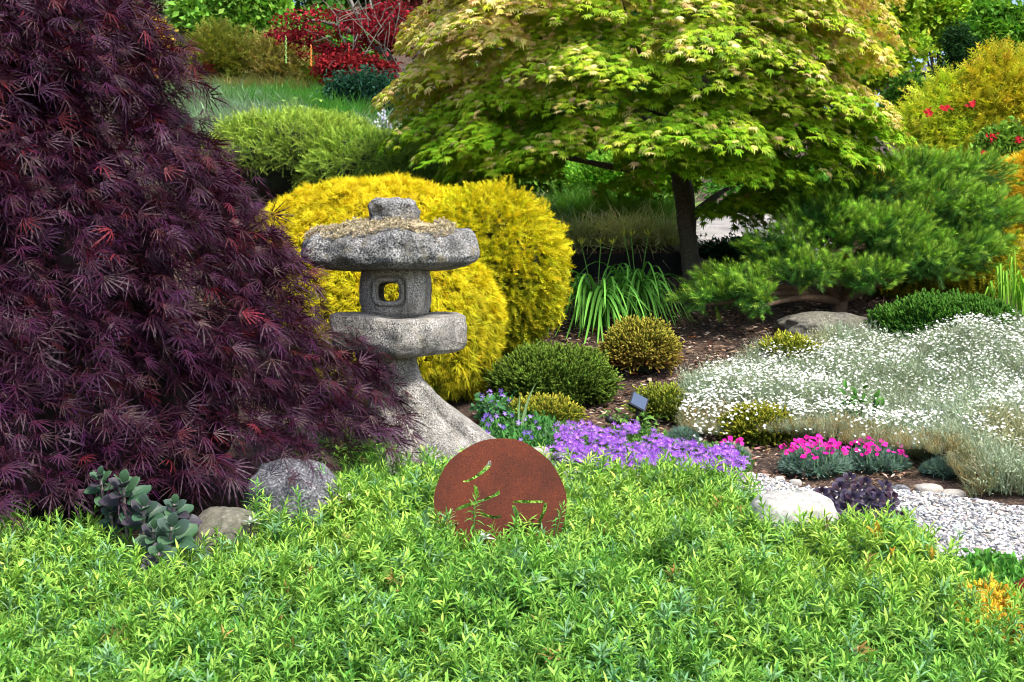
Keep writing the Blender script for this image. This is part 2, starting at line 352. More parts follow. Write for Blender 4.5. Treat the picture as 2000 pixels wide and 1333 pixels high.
def P_maple(seed, nl=7, teeth=0, slim=.2, droop=.35, spread=1.9, stalk=.35, short=.42):
    r = np.random.default_rng(seed); out = []
    st = np.array([(-.008, -stalk, 0), (.008, -stalk, 0), (0, 0, 0)], float); out.append((st, np.array([(0, 1, 2)]), np.array([0., 0, 0])))
    for i in range(nl):
        a = (i / (nl - 1) - .5) * 2 * spread * .5 * 1.25; L = (1 - short * (abs(a) / spread) ** 1.4) * r.uniform(.85, 1.1)
        d = np.array([math.sin(a), math.cos(a), 0]); x = np.array([math.cos(a), -math.sin(a), 0]); dr = droop * r.uniform(.5, 1.5); w = slim * L * r.uniform(.8, 1.15)
        pt = lambda y, s: d * y * L + x * s + np.array([0, 0, -dr * (y * y) * L + abs(s) * .3])
        if not teeth:
            V = [pt(0, 0), pt(.42, -w), pt(.42, w), pt(1, 0), pt(.45, 0) ]; Fc = [(0, 4, 1), (0, 2, 4), (1, 4, 3), (4, 2, 3)]; T = [0, .4, .4, 1, .5]
        else:
            ys = [0, .3, .6, 1]; ws = [.25, .5, .4, 0]; V = []; T = []
            for y, ww in zip(ys, ws): V += [pt(y, -w * ww), pt(y, w * ww)]; T += [y * .6] * 2
            Fc = [(0, 1, 3, 2), (2, 3, 5, 4), (4, 5, 6)]
            for y in (.28, .5, .7):
                for s in (-1, 1):
                    b = len(V); k = w * (.42 if y < .6 else .33); V += [pt(y - .09, s * k * .8), pt(y + .06, s * k * .8), pt(y + .17, s * (k + w * (1.0 - .5 * y)))]; T += [.5, .5, .9]; Fc.append((b, b + 1, b + 2) if s > 0 else (b, b + 2, b + 1))
        out.append((np.array(V, float), tri(Fc), np.array(T, float)))
    return merge(out)
def P_shoot(seed, n=20, H=.17, L=.055, Wd=.011):
    r = np.random.default_rng(seed); out = []
    out.append((*tube([(0, 0, -H * .9), (0, 0, 0), (0, 0, H)], [.0022, .002, .001], 3, 1), None)); V, Fc, _ = out[0]; out[0] = (V, Fc, np.full(len(V), .3))
    for i in range(n):
        f = i / (n - 1); z = H * (f ** .8); a = i * 2.4 + r.normal(0, .25); el = -.05 + f * 1.1 + r.normal(0, .2)
        d = np.array([math.cos(a) * math.cos(el), math.sin(a) * math.cos(el), math.sin(el)]); up = np.array([-math.cos(a) * math.sin(el), -math.sin(a) * math.sin(el), math.cos(el)])
        l = L * (1.1 - .5 * f) * r.uniform(.75, 1.2); pr = lance6(l, Wd * r.uniform(.8, 1.25) * (1.05 - .3 * f), r.uniform(.05, .55), .2)
        if i % 5 == 4 : t = r.uniform(.0, .3)
        else: t = np.clip(f * .8 + r.normal(0, .2), 0, 1)
        out.append(xf(pr, d, up, (0, 0, z), 1, t))
    V, Fc, t = merge(out); V = V[:, [0, 2, 1]] * np.array([1, 1, -1]); return V, Fc, t     # axis to +Y
def lance6(L, Wd, droop, fold):
    V = np.array([(0, 0, 0), (-Wd / 2, .36 * L, Wd * fold - droop * L * .1), (0, .36 * L, -droop * L * .13), (Wd / 2, .36 * L, Wd * fold - droop * L * .1), (-Wd * .32, .7 * L, Wd * fold * .6 - droop * L * .5), (Wd * .32, .7 * L, Wd * fold * .6 - droop * L * .5), (0, L, -droop * L)])
    return V, np.array([(0, 2, 1), (0, 3, 2), (1, 2, 4), (2, 3, 5), (2, 5, 4), (4, 5, 6)]), np.array([0, .4, .4, .4, .7, .7, 1])
def P_sprig(seed, n=12, L=.09, nl=.016, w=.004, curve=.2, tipt=1., droop=0):      # yew/conifer flat comb
    r = np.random.default_rng(seed); out = []
    for i in range(n):
        f = (i + .5) / n; y = f * L; z = -droop * f * f * L
        for s in (-1, 1):
            a = s * (1.15 - .5 * f) + r.normal(0, .15); l = nl * (1.1 - .5 * f) * r.uniform(.8, 1.2); d = np.array([math.sin(a), math.cos(a), r.normal(.1, .25)]); x = np.array([math.cos(a), -math.sin(a), 0]) * w * .5
            b = np.array([0, y, z]); V = np.array([b - x, b + x, b + d * l]); out.append((V, np.array([(0, 1, 2)]), np.full(3, np.clip(f * tipt + r.normal(0, .1), 0, 1))))
    V = np.array([(-w * .3, 0, 0), (w * .3, 0, 0), (0, L, -droop * L)]); out.append((V, np.array([(0, 1, 2)]), np.array([0, 0, 1.])))
    return merge(out)
def P_thread(seed, n=9, L=.07, w=.003, spread=.6, droop=.5):
    r = np.random.default_rng(seed); out = []
    for i in range(n):
        d = nz(np.array([r.normal(0, spread), 1, r.normal(0, spread * .7)])); l = L * r.uniform(.5, 1.2); x = nz(np.cross(d, [0, 0, 1.])) * w * .5; dr = np.array([0, 0, -droop * l])
        ps = [np.zeros(3), d * l * .5 + dr * .2, d * l + dr * .9]
        V = np.array([ps[0] - x, ps[0] + x, ps[1] - x * .9, ps[1] + x * .9, ps[2]]); out.append((V, np.array([(0, 1, 3), (0, 3, 2), (2, 3, 4)]), np.array([0, 0, .5, .5, 1])))
    return merge(out)
def P_needles(seed, n=46, L=.12, nl=.045, w=.0022, spread=.8):
    r = np.random.default_rng(seed); out = []
    V, Fc = tube([(0, -.03, 0), (0, L, 0)], [.003, .002], 3, 1); out.append((V, Fc, np.full(len(V), -.0)))
    for i in range(n):
        f = r.uniform(0, 1) ** .8; a = r.uniform(0, 2 * np.pi); el = spread * (1.1 - .6 * f) + r.normal(0, .12)
        d = np.array([math.cos(a) * math.sin(el), math.cos(el), math.sin(a) * math.sin(el)]); x = nz(np.cross(d, [.3, .2, .9])) * w * .5
        b = np.array([0, f * L, 0]); l = nl * r.uniform(.7, 1.15); out.append((np.array([b - x, b + x, b + d * l]), np.array([(0, 1, 2)]), np.full(3, np.clip(.25 + .5 * f + r.normal(0, .15), 0, 1))))
    V, Fc = tube([(0, L * .97, 0), (0, L * 1.17, 0)], [.0045, .0025], 4, 1); out.append((V, Fc, np.full(len(V), 1.)))   # pale candle bud
    return merge(out)
def P_cluster(seed, n=9, R=.1, L=.06, Wd=.035, up=.3):        # little bunch of plain leaves
    r = np.random.default_rng(seed); out = []
    for i in range(n):
        d = nz(np.array([r.normal(), r.normal() + .8, r.normal() * .6])); nn = nz(r.normal(0, .6, 3) + np.array([0, 0, 1.])); o = r.normal(0, .5, 3) * R * np.array([1, 1, .5])
        out.append(xf(simple_leaf(L * r.uniform(.7, 1.3), Wd, .01, .15), d, nn, o, 1, r.uniform(0, 1)))
    return merge(out)
def P_flower(n=5, R=1., w=.5, cup=.15, notch=0, seed=0):
    out = []; r = np.random.default_rng(seed)
    for i in range(n):
        a = i * 2 * np.pi / n + r.normal(0, .06); d = np.array([math.cos(a), math.sin(a), 0]); x = np.array([-math.sin(a), math.cos(a), 0])
        V = np.array([(0, 0, 0), *(d * R * .6 + x * w * R * .5 + [0, 0, cup * R * .4],), ], float) if False else np.array([np.zeros(3), d * R * .55 + x * w * R * .5 + [0, 0, cup * R * .5], d * R + x * w * R * .22 + [0, 0, cup * R * r.uniform(.6, 1.3)], d * R * (1 - notch) + [0, 0, cup * R], d * R - x * w * R * .22 + [0, 0, cup * R * r.uniform(.6, 1.3)], d * R * .55 - x * w * R * .5 + [0, 0, cup * R * .5]])
        out.append((V, tri([(0, 1, 2, 3), (0, 3, 4, 5)]), np.array([0, .8, 1, 1, 1, .8])))
    V, Fc, t = merge(out); V = V[:, [0, 2, 1]] * np.array([1, 1, -1]); return V, Fc, t    # face to +Y
def P_blades(seed, n=8, L=.3, w=.008, spread=.35, arch=.5, seg=4):
    r = np.random.default_rng(seed); out = []
    for i in range(n):
        a = r.uniform(0, 2 * np.pi); l = L * r.uniform(.6, 1.1); s = spread * r.uniform(.3, 1.4); ar = arch * r.uniform(.4, 1.5); h = np.array([math.cos(a), 0, math.sin(a)]); x = np.array([-math.sin(a), 0, math.cos(a)]) * w * .5
        y = np.linspace(0, 1, seg + 1); pts = [h * l * (s * t + ar * .6 * t * t) + np.array([0, l * (t - ar * .55 * t * t), 0]) for t in y]; V = []; 
        for k, p in enumerate(pts[:-1]): ww = min(1, .6 + 1.2 * y[k]) * (1 - y[k] ** 3); V += [p - x * ww, p + x * ww]
        V.append(pts[-1]); Fc = [(2 * k, 2 * k + 1, 2 * k + 3, 2 * k + 2) for k in range(seg - 1)] + [(2 * seg - 2, 2 * seg - 1, 2 * seg)]
        out.append((np.array(V), tri(Fc), np.clip(np.array([y[k // 2] for k in range(2 * seg)] + [1]) * .8 + r.normal(0, .12), 0, 1)))
    return merge(out)

# ------------------------------------------------------------------ STRUCTURE: ground
def grid(xs, ys, zf):
    X, Y = np.meshgrid(xs, ys); Z = zf(X, Y); V = np.stack([X, Y, Z], -1).reshape(-1, 3); nx, ny = len(xs), len(ys)
    i = np.arange(ny - 1)[:, None]; j = np.arange(nx - 1)[None]; a = i * nx + j
    return V, np.stack([a, a + 1, a + nx + 1, a + nx], -1).reshape(-1, 4)
xs = np.concatenate([np.linspace(-90, -8, 22), np.arange(-7.5, 7.5, .08), np.linspace(8, 90, 22)])
ys = np.concatenate([np.linspace(-20, 0, 6), np.arange(.4, 12.5, .06), np.arange(12.5, 26, .4), np.linspace(27, 200, 22)])
def zg(X, Y): return terrain(X, Y) - .012 + .012 * fbm(np.stack([X * 9, Y * 9, 0 * X], -1), 2) * (Y < 13)
V, Q = grid(xs, ys, zg); struct(mk('ground', V, Q, M_mulch, smooth=True))
# near gravel path sheet (right) follows the ground, 2 cm proud
GP = [(1040, 880), (1180, 900), (1480, 925), (1560, 950), (1760, 958), (1860, 966), (1960, 985), (2150, 1010), (2300, 1300), (1900, 1300), (1700, 1150), (1400, 1010), (1040, 960)]
gx = np.arange(-.2, 3.6, .05); gy = np.arange(3.4, 6.6, .05)
V, Q = grid(gx, gy, lambda X, Y: terrain(X, Y) + .018 + .006 * fbm(np.stack([X * 14, Y * 14, 0 * X], -1), 2))
keep = inpoly(proj(V), GP)[Q].all(1); struct(mk('gravel_path', V, Q[keep], M_gsheet, smooth=True))
N = 60000; c = np.stack([rng.uniform(.1, 3.4, N), rng.uniform(3.5, 6.5, N)], -1); z = terrain(c[:, 0], c[:, 1]) + .022; p = np.column_stack([c, z]); p = p[inpoly(proj(p), GP)]
p = p[(proj(p)[:, 0] > 1040) & (proj(p)[:, 0] < 2120) & (proj(p)[:, 1] < 1190)][:17000]
def P_stone(seed):
    r = np.random.default_rng(seed); g = (1 + 5 ** .5) / 2
    V = nz(np.array([(-1, g, 0), (1, g, 0), (-1, -g, 0), (1, -g, 0), (0, -1, g), (0, 1, g), (0, -1, -g), (0, 1, -g), (g, 0, -1), (g, 0, 1), (-g, 0, -1), (-g, 0, 1)], float)) * r.uniform(.65, 1.2, (12, 1)) * np.array([1, .75, .5])
    Fc = [(0, 11, 5), (0, 5, 1), (0, 1, 7), (0, 7, 10), (0, 10, 11), (1, 5, 9), (5, 11, 4), (11, 10, 2), (10, 7, 6), (7, 1, 8), (3, 9, 4), (3, 4, 2), (3, 2, 6), (3, 6, 8), (3, 8, 9), (4, 9, 5), (2, 4, 11), (6, 2, 10), (8, 6, 7), (9, 8, 1)]
    return V, np.array(Fc), np.zeros(12)
ps = [P_stone(k) for k in range(6)]; n = len(p)
cc = np.where(rng.random((n, 1)) < .55, jit((.50, .50, .50), n, .2, .03), np.where(rng.random((n, 1)) < .5, jit((.26, .265, .29), n, .3, .04), jit((.46, .41, .35), n, .2, .05)))
V, Fc, C = scatter(ps, p + [0, 0, 0], rnd(n) * [1, 1, .25], UP + rnd(n, .35), rng.uniform(.006, .0135, n), cc)
o = mk('gravel', V, Fc, M_gravel, col=C); tag(o, 'pale grey and white crushed gravel covering the path beside the green ground cover', 'gravel', kind='stuff')
# far gravel path behind the maple trunk
V, Q = grid(np.arange(1.35, 6.5, .2), np.arange(11.0, 14.8, .2), lambda X, Y: terrain(X, Y) + .02 + 0 * X); struct(mk('path', V, Q, M_path, smooth=True))

# wood chips on the mulch bed
N = 26000; c = np.stack([rng.uniform(-.6, 4.6, N), rng.uniform(5.6, 10.1, N)], -1)
z = terrain(c[:, 0], c[:, 1]) + .004; p = np.column_stack([c, z]); q = proj(p); p = p[(q[:, 0] > 930) & (q[:, 0] < 1780)]; n = len(p)
chip = [(np.array([(-.5, 0, 0), (.5, .1, 0), (.35, 1, .12), (-.4, .9, .1), (-.1, .5, .22)], float) * [w, 1, 1], np.array([(0, 1, 4), (1, 2, 4), (2, 3, 4), (3, 0, 4)]), np.zeros(5)) for w in (.18, .35, .6, .12)]
t = rng.random((n, 1)); cc = np.where(t < .50, jit((.08, .045, .03), n, .4, .08), np.where(t < .86, jit((.24, .15, .10), n, .3, .08), jit((.55, .43, .33), n, .2, .05)))
V, Fc, C = scatter(chip, p, rnd(n) * [1, 1, .18], UP + rnd(n, .3), rng.uniform(.015, .06, n) * rng.uniform(.5, 1, n), cc)
tag(mk('wood_chips', V, Fc, M_chip, col=C), 'brown shredded bark chips strewn over the bed between the shrubs', 'wood chips', kind='stuff')
# fallen leaves, each a thing of its own
lf = simple_leaf(.05, .035, .006, .2)
for (px, py, lab) in [(1157, 650, 'dry orange leaf on the mulch under the daylily clump'), (1347, 663, 'dry orange leaf on the mulch behind the small bronze heather'), (1184, 708, 'rust leaf left of the small bronze heather'), (1243, 736, 'orange leaf in front of the small bronze heather'), (1210, 745, 'rust coloured leaf on mulch beside the green heather mound')]:
    d = gdepth(px, py); q = P(px, py, d); out = [xf(lf, nz(np.array([random.uniform(-1, 1), random.uniform(-1, 1), .2])), (0.1, -.3, 1), (random.uniform(-.012, .012), random.uniform(-.012, .012), .014), random.uniform(.8, 1.1), .5) for _ in range(3)]
    V, Fc, t = merge(out); tag(mk('fallen_leaf', V + q, Fc, M_leaf, col=np.tile([.5, .17, .05], (len(V), 1))), lab, 'leaf', 'dry leaves fallen on the mulch')

# ------------------------------------------------------------------ stone lantern
def ringbody(levels, nu, seed, amp, fr, cfun=None, nang=0):
    """levels: list of (z, cx, cy, rx, ry, ex) ; returns closed quad/tri surface"""
    u = np.linspace(0, 2 * np.pi, nu, endpoint=False); rows = []
    for (z, cx, cy, rx, ry, ex) in levels:
        e = 2 / ex; c_, s_ = np.cos(u), np.sin(u); x = np.sign(c_) * np.abs(c_) ** e * rx; y = np.sign(s_) * np.abs(s_) ** e * ry
        rows.append(np.stack([cx + x, cy + y, np.full(nu, z)], -1))
    R = np.array(rows)
    if cfun is not None: R = cfun(R, u)
    cen = R.mean(axis=1, keepdims=True); D = nz(R - cen + [0, 0, 1e-6]); disp = fbm(R * fr + seed, 4)
    R = R + D * (amp * disp)[..., None]; m = len(levels)
    V = R.reshape(-1, 3); i = np.arange(m - 1)[:, None]; j = np.arange(nu)[None]; k = (j + 1) % nu
    Q = np.stack([i * nu + j, i * nu + k, (i + 1) * nu + k, (i + 1) * nu + j], -1).reshape(-1, 4)
    T = np.concatenate([Q[:, [0, 1, 2]], Q[:, [0, 2, 3]]]); c = len(V); V = np.vstack([V, R[0].mean(0), R[-1].mean(0)])
    T = np.concatenate([T, np.stack([np.full(nu, c), k[0], j[0]], -1), np.stack([np.full(nu, c + 1), (m - 1) * nu + j[0], (m - 1) * nu + k[0]], -1)])
    return V, T
def rows(keys, n):
    keys = np.array(keys, float); t = np.linspace(0, len(keys) - 1, n); return np.stack([np.interp(t, np.arange(len(keys)), keys[:, k]) for k in range(keys.shape[1])], -1)
DL = 6.1; k_ = DL / F
def lx(px): return (px - 1000) * k_
def lz(py): return EYE - (py - HOR) * k_
lan = thing('stone_lantern', 'weathered grey granite garden lantern with a broad mossy roof stone and flared foot', 'stone lantern', (lx(790), DL, SLOPE * DL))
# pedestal
def ped(R, u):
    ang = u[None, :]; z = R[..., 2]; lob = .085 * np.maximum(0, np.sin(ang * 3 + 1.2 + (z - SLOPE * DL) * 3)) * sm(.6, .1, z - SLOPE * DL)
    D = nz(R - R.mean(1, keepdims=True)); return R + D * (lob)[..., None]
pl = rows([(SLOPE * DL - .1, lx(838), DL, .30, .26, 2.2), (lz(890), lx(838), DL, .275, .24, 2.2), (lz(862), lx(838), DL - .0, .245, .22, 2.2), (lz(835), lx(820), DL, .20, .2, 2.2), (lz(810), lx(805), DL, .165, .18, 2.3), (lz(770), lx(782), DL, .145, .165, 2.5), (lz(740), lx(763), DL, .14, .16, 2.8), (lz(715), lx(758), DL, .143, .16, 3.), (lz(690), lx(757), DL, .146, .16, 3.)], 70)
pl[:, 5] += .8; V, T = ringbody(pl, 170, 3.3, .042, 5.5, ped); mk('pedestal', V, T, M_granite, lan, smooth=True)
# platform (chudai)
def plat(R, u):
    a = u[None, :]; hexr = 1 / np.cos((np.mod(a + .45, np.pi / 3) - np.pi / 6)) ; c = R.mean(1, keepdims=True); D = (R - c) * (.93 * hexr ** .9)[..., None]; R = c + D
    R[..., 2] += .022 * np.sin(a * 2.0 + 1) * .6 + .012 * fbm(np.stack([np.cos(a) * 2 + 0 * R[..., 2], np.sin(a) * 2 + 0 * R[..., 2], R[..., 2] * 0], -1)); return R
pc = lx(779)
pl = rows([(lz(691), pc, DL, .20, .2, 2.), (lz(690), pc, DL, .29, .27, 2.), (lz(683), pc, DL, .335, .31, 2), (lz(669), pc, DL, .355, .33, 2), (lz(650), pc, DL, .36, .335, 2.), (lz(632), pc, DL, .358, .333, 2), (lz(622), pc, DL, .35, .325, 2.), (lz(618), pc, DL, .325, .3, 2.), (lz(617), pc, DL, .2, .18, 2.)], 40)
V, T = ringbody(pl, 220, 9.1, .032, 8, plat); mk('platform', V, T, M_granite, lan, smooth=True)
# light box with through window
pl = rows([(lz(622), lx(773), DL, .135, .13, 3.), (lz(612), lx(773), DL, .16, .155, 3.), (lz(590), lx(773), DL, .174, .168, 3.2), (lz(565), lx(773), DL, .175, .168, 3.4), (lz(545), lx(773), DL, .172, .165, 3.4), (lz(530), lx(772), DL, .163, .158, 3.), (lz(522), lx(772), DL, .14, .14, 3.)], 48)
V, T = ringbody(pl, 150, 5.2, .005, 11)
box = mk('light_box', V, T, M_granite, lan, smooth=True)
def cutter(cx, cy, cz, rx, ry, rz, ex=5):
    V, Q = blob((cx, cy, cz), (rx, ry, rz), 32, 17, 0, 1, 0, ex); T = np.concatenate([Q[:, [0, 1, 2]], Q[:, [0, 2, 3]]])
    # weld poles
    o = mk('cutter', V, T, None, lan); import bmesh
    bm = bmesh.new(); bm.from_mesh(o.data); bmesh.ops.remove_doubles(bm, verts=bm.verts, dist=1e-5); bmesh.ops.recalc_face_normals(bm, faces=bm.faces); bm.to_mesh(o.data); bm.free(); return o
def boolean(target, cuts):
    for cobj in cuts:
        md = target.modifiers.new('b', 'BOOLEAN'); md.operation = 'DIFFERENCE'; md.solver = 'EXACT'; md.object = cobj
    dg = bpy.context.evaluated_depsgraph_get(); dg.update(); me = bpy.data.meshes.new_from_object(target.evaluated_get(dg)); target.modifiers.clear(); target.data = me
    for cobj in cuts: bpy.data.objects.remove(cobj, do_unlink=True)
wcx, wcz = lx(764), lz(571)
boolean(box, [cutter(lx(773), DL, lz(570), .105, .1, .08, 6), cutter(wcx, DL, wcz, .052, .4, .047, 3.6), cutter(lx(773), DL, wcz, .4, .045, .05, 2.4),
              cutter(wcx, DL - .175, wcz, .090, .034, .080, 4)])
# raised window frame set in the recess
def ringframe(cx, y, cz, rx, rz, w, th, ex=3.6, nu=64):
    u = np.linspace(0, 2 * np.pi, nu, endpoint=False); e = 2 / ex; sx = np.sign(np.cos(u)) * np.abs(np.cos(u)) ** e; sz = np.sign(np.sin(u)) * np.abs(np.sin(u)) ** e; prof = [(0, 0), (.15, -th), (.85, -th), (1, 0), (1, .012), (0, .012)]; V = []
    for r, dy in prof: V.append(np.stack([cx + sx * (rx - w * r), np.full(nu, y + dy), cz + sz * (rz - w * r)], -1))
    V = np.array(V); m = len(prof); Q = []
    for i in range(m):
        for j in range(nu): Q.append((i * nu + j, i * nu + (j + 1) % nu, ((i + 1) % m) * nu + (j + 1) % nu, ((i + 1) % m) * nu + j))
    return V.reshape(-1, 3), np.array(Q)
V, Q = ringframe(wcx, DL - .146, wcz, .079, .070, .021, .022); mk('window_frame', V, Q, M_granite, lan, smooth=True)
# roof stone
capc = lx(758)
def cap(R, u):
    a = u[None, :]; c = R.mean(1, keepdims=True); D = R - c
    hexr = 1 / np.cos((np.mod(a + .35, np.pi / 3) - np.pi / 6)); D = D * (.95 * hexr ** .8)[..., None]; R = c + D
    rr = np.sqrt((D[..., 0] / .44) ** 2 + (D[..., 1] / .40) ** 2)
    wave = .030 * np.maximum(0, np.cos(a * 6 + 2.1)) + .02 * np.sin(a * 2 + 2.5)
    top = sm(lz(505), lz(470), R[..., 2]); R[..., 2] += wave * rr ** 2 * top - .0 * (1 - top)
    R[..., 2] += -(D[..., 0]) * .0 + .02 * (1 - top) * np.abs(D[..., 0] / .44) ** 2
    return R
pl = rows([(lz(528), capc, DL, .12, .12, 2), (lz(530), capc, DL, .27, .25, 2), (lz(528), capc, DL, .37, .34, 2), (lz(520), capc, DL, .425, .39, 2), (lz(510), capc, DL, .44, .405, 2), (lz(490), capc, DL, .44, .405, 2.), (lz(478), capc, DL, .435, .395, 2.), (lz(468), capc, DL, .415, .37, 2.), (lz(461), capc, DL, .34, .31, 2.), (lz(452), capc, DL, .24, .22, 2.), (lz(441), capc + .02, DL, .13, .12, 2.), (lz(438), capc + .02, DL, .05, .05, 2.)], 60)
V, T = ringbody(pl, 240, 21.7, .056, 5.2, cap)
capo = mk('roof_stone', V, T, M_granite_cap, lan, smooth=True)
# moss on the roof stone
A = V[T]; cen = A.mean(1); nr = np.cross(A[:, 1] - A[:, 0], A[:, 2] - A[:, 0]); nr = nz(nr); nr[nr[:, 2] < 0] *= -1
rr = np.sqrt(((cen[:, 0] - capc) / .40) ** 2 + ((cen[:, 1] - DL) / .38) ** 2)
okm = (cen[:, 2] > lz(480)) & (nr[:, 2] > .3) & (rr + .3 * fbm(cen * 9) < 1.0) & (cen[:, 0] < lx(890))
idx = rng.choice(np.where(okm)[0], 9000); pp = cen[idx] + rnd(9000, .006) + UP * .004; nn = nr[idx]
hh = np.clip(.5 + fbm(pp * 12), 0, 1.3); pp = pp + UP * (hh * .028)[:, None]
V, Fc, C = scatter([P_blades(k, 6, .009, .0035, .9, .4, 2) for k in range(4)], pp, nn + rnd(9000, .6), rnd(9000), rng.uniform(.7, 1.4, 9000), jit((.30, .25, .15), 9000, .25, .06), jit((.60, .52, .35), 9000, .25, .05))
stuff(mk('moss', V, Fc, M_chip, capo, col=C))
V, Q = blob((lx(790), DL - .05, lz(452)), (.17, .2, .04), 48, 20, .25, 4, 2); mk('moss_bed', V, Q, plain('moss_bed', (.36, .29, .17), 1, 0, .5, 60, .8), capo, smooth=True)
# finial stone
V, Q = blob((lx(770), DL, lz(418)), (.116, .11, .072), 64, 32, .2, 2.6, 8.5, 4); mk('finial', V, Q, M_granite_cap, lan, smooth=True)

# ------------------------------------------------------------------ rusty disc sign
DD = 4.5; kd = DD / F
def rust():
    m, t, N, L = newmat('rusted_steel'); co = N('NewGeometry'); out = N('OutputMaterial'); p = N('BsdfPrincipled', i_Roughness=.8)
    n = N('TexNoise', i_Scale=260., i_Detail=3., i_Roughness=.7); L(co.outputs['Position'], n.inputs[0])
    r = ramp(N, [(.3, (.04, .007, .003)), (.5, (.12, .021, .006)), (.64, (.20, .042, .010)), (.75, (.36, .11, .03))]); L(n.outputs['Fac'], r.inputs[0])
    n2 = N('TexNoise', i_Scale=7., i_Detail=5.); L(co.outputs['Position'], n2.inputs[0]); r2 = ramp(N, [(.35, (.62, .6, .62)), (.6, (1.05, 1, 1))]); L(n2.outputs['Fac'], r2.inputs[0])
    mu = N('Mix', data_type='RGBA', blend_type='MULTIPLY'); mu.inputs[0].default_value = 1; L(r.outputs[0], mu.inputs[6]); L(r2.outputs[0], mu.inputs[7]); L(mu.outputs[2], p.inputs['Base Color'])
    b = N('Bump', i_Strength=.4, i_Distance=.002); L(n.outputs['Fac'], b.inputs['Height']); L(b.outputs[0], p.inputs['Normal']); L(p.outputs[0], out.inputs[0]); return m
M_rust = rust()
zz = 4.4425
def dpt(u, v): return ((u - 873) / zz * kd, -(v - 740) / zz * kd)
cuts = [[(550, 535), (590, 526), (655, 490), (720, 436), (765, 380), (780, 352), (796, 364), (796, 402), (770, 434), (720, 474), (650, 518), (590, 546), (555, 545)],
        [(478, 796), (500, 766), (560, 736), (650, 710), (730, 688), (810, 653), (866, 613), (874, 650), (800, 684), (740, 706), (650, 738), (560, 774)],
        [(643, 566), (680, 588), (690, 640), (672, 678), (650, 640)],
        [(708, 793), (760, 820), (830, 836), (877, 830), (882, 852), (820, 861), (750, 845), (703, 816)],
        [(985, 706), (1060, 698), (1247, 701), (1252, 721), (1100, 726), (988, 722)],
        [(978, 740), (1005, 743), (1034, 800), (1048, 888), (1018, 888), (988, 800)],
        [(1257, 723), (1283, 718), (1273, 790), (1243, 850), (1219, 938), (1192, 932), (1213, 860), (1240, 790)],
        [(1065, 940), (1160, 933), (1218, 939), (1207, 961), (1120, 965), (1075, 959)]]
cu = bpy.data.curves.new('disc', 'CURVE'); cu.dimensions = '2D'; cu.fill_mode = 'BOTH'; cu.extrude = .0025
rd = 575 / zz * kd
outline = [(rd * math.cos(a) * (1 + .006 * math.sin(5 * a + 1) + .005 * math.sin(11 * a)), rd * math.sin(a) * (1 + .006 * math.sin(5 * a + 1) + .005 * math.sin(11 * a))) for a in np.linspace(0, 2 * np.pi, 110, endpoint=False)]
for pts in [outline] + [[dpt(*q) for q in c] for c in cuts]:
    s = cu.splines.new('POLY'); s.points.add(len(pts) - 1); s.use_cyclic_u = True
    for k, (x, y) in enumerate(pts): s.points[k].co = (x, y, 0, 1)
tmp = bpy.data.objects.new('tmp', cu); COL.objects.link(tmp); dg = bpy.context.evaluated_depsgraph_get(); dg.update()
me = bpy.data.meshes.new_from_object(tmp.evaluated_get(dg)); bpy.data.objects.remove(tmp, do_unlink=True)
dc = P(780 + 873 / zz, 820 + 740 / zz, DD)
sg = thing('rusty_disc', 'round rust-brown steel disc with cut-out brush strokes standing in the green ground cover', 'sign', (dc[0], dc[1], SLOPE * DD))
me.materials.clear(); me.materials.append(M_rust); disc = bpy.data.objects.new('disc', me); COL.objects.link(disc); disc.parent = sg
disc.location = (0, 0, dc[2] - SLOPE * DD); disc.rotation_euler = (math.radians(86), 0, math.radians(-1.5))
for sx in (-.1, .1):
    V, T = tube([(dc[0] + sx, DD + .012, SLOPE * DD - .15), (dc[0] + sx, DD + .012, SLOPE * DD + .16)], [.006, .006], 8, 1); mk('stake', V, T, M_rust, sg)

# ------------------------------------------------------------------ boulders and stones
def rock(px, py, d, r, mat, name, label, cat='rock', seed=0, amp=.16, ex=2.4, fr=1.5, group=None, rot=0, nu=96, nv=48):
    c = P(px, py, d); V, Q = blob(c, r, nu, nv, amp, fr, seed, ex, 5, None, rot); return tag(mk(name, V, Q, mat, smooth=True), label, cat, group)
rock(572, 985, 4.85, (.185, .17, .175), M_boulder, 'boulder', 'rounded speckled grey boulder at the edge of the purple maple', seed=4, amp=.17, ex=2.3, fr=1.9)
rock(440, 1060, 4.5, (.13, .12, .13), M_slab, 'boulder', 'small shaded grey-brown boulder half hidden under the purple maple leaves beside the big-leaved sedum', seed=7, amp=.15)
rock(1545, 1030, 4.75, (.17, .14, .135), M_white, 'boulder', 'pale white boulder beside the dark purple sedum', seed=12, amp=.13, ex=2.6)
rock(1612, 645, 8.8, (.36, .26, .12), M_slab, 'boulder', 'long flat grey-brown boulder lying on the mulch under the pine', seed=30, amp=.28, ex=2.6, fr=1.2, rot=.15)
rock(1056, 890, 6.05, (.055, .05, .045), M_pebble, 'edging_stone', 'smooth tan stone just behind the rusty disc', 'stone', 3, .08, 2.4, group='stones edging the beds')
rock(1098, 895, 5.9, (.04, .035, .03), M_boulder, 'edging_stone', 'small grey stone beside the purple bellflowers', 'stone', 5, .08, 2.4, group='stones edging the beds', nu=48, nv=24)
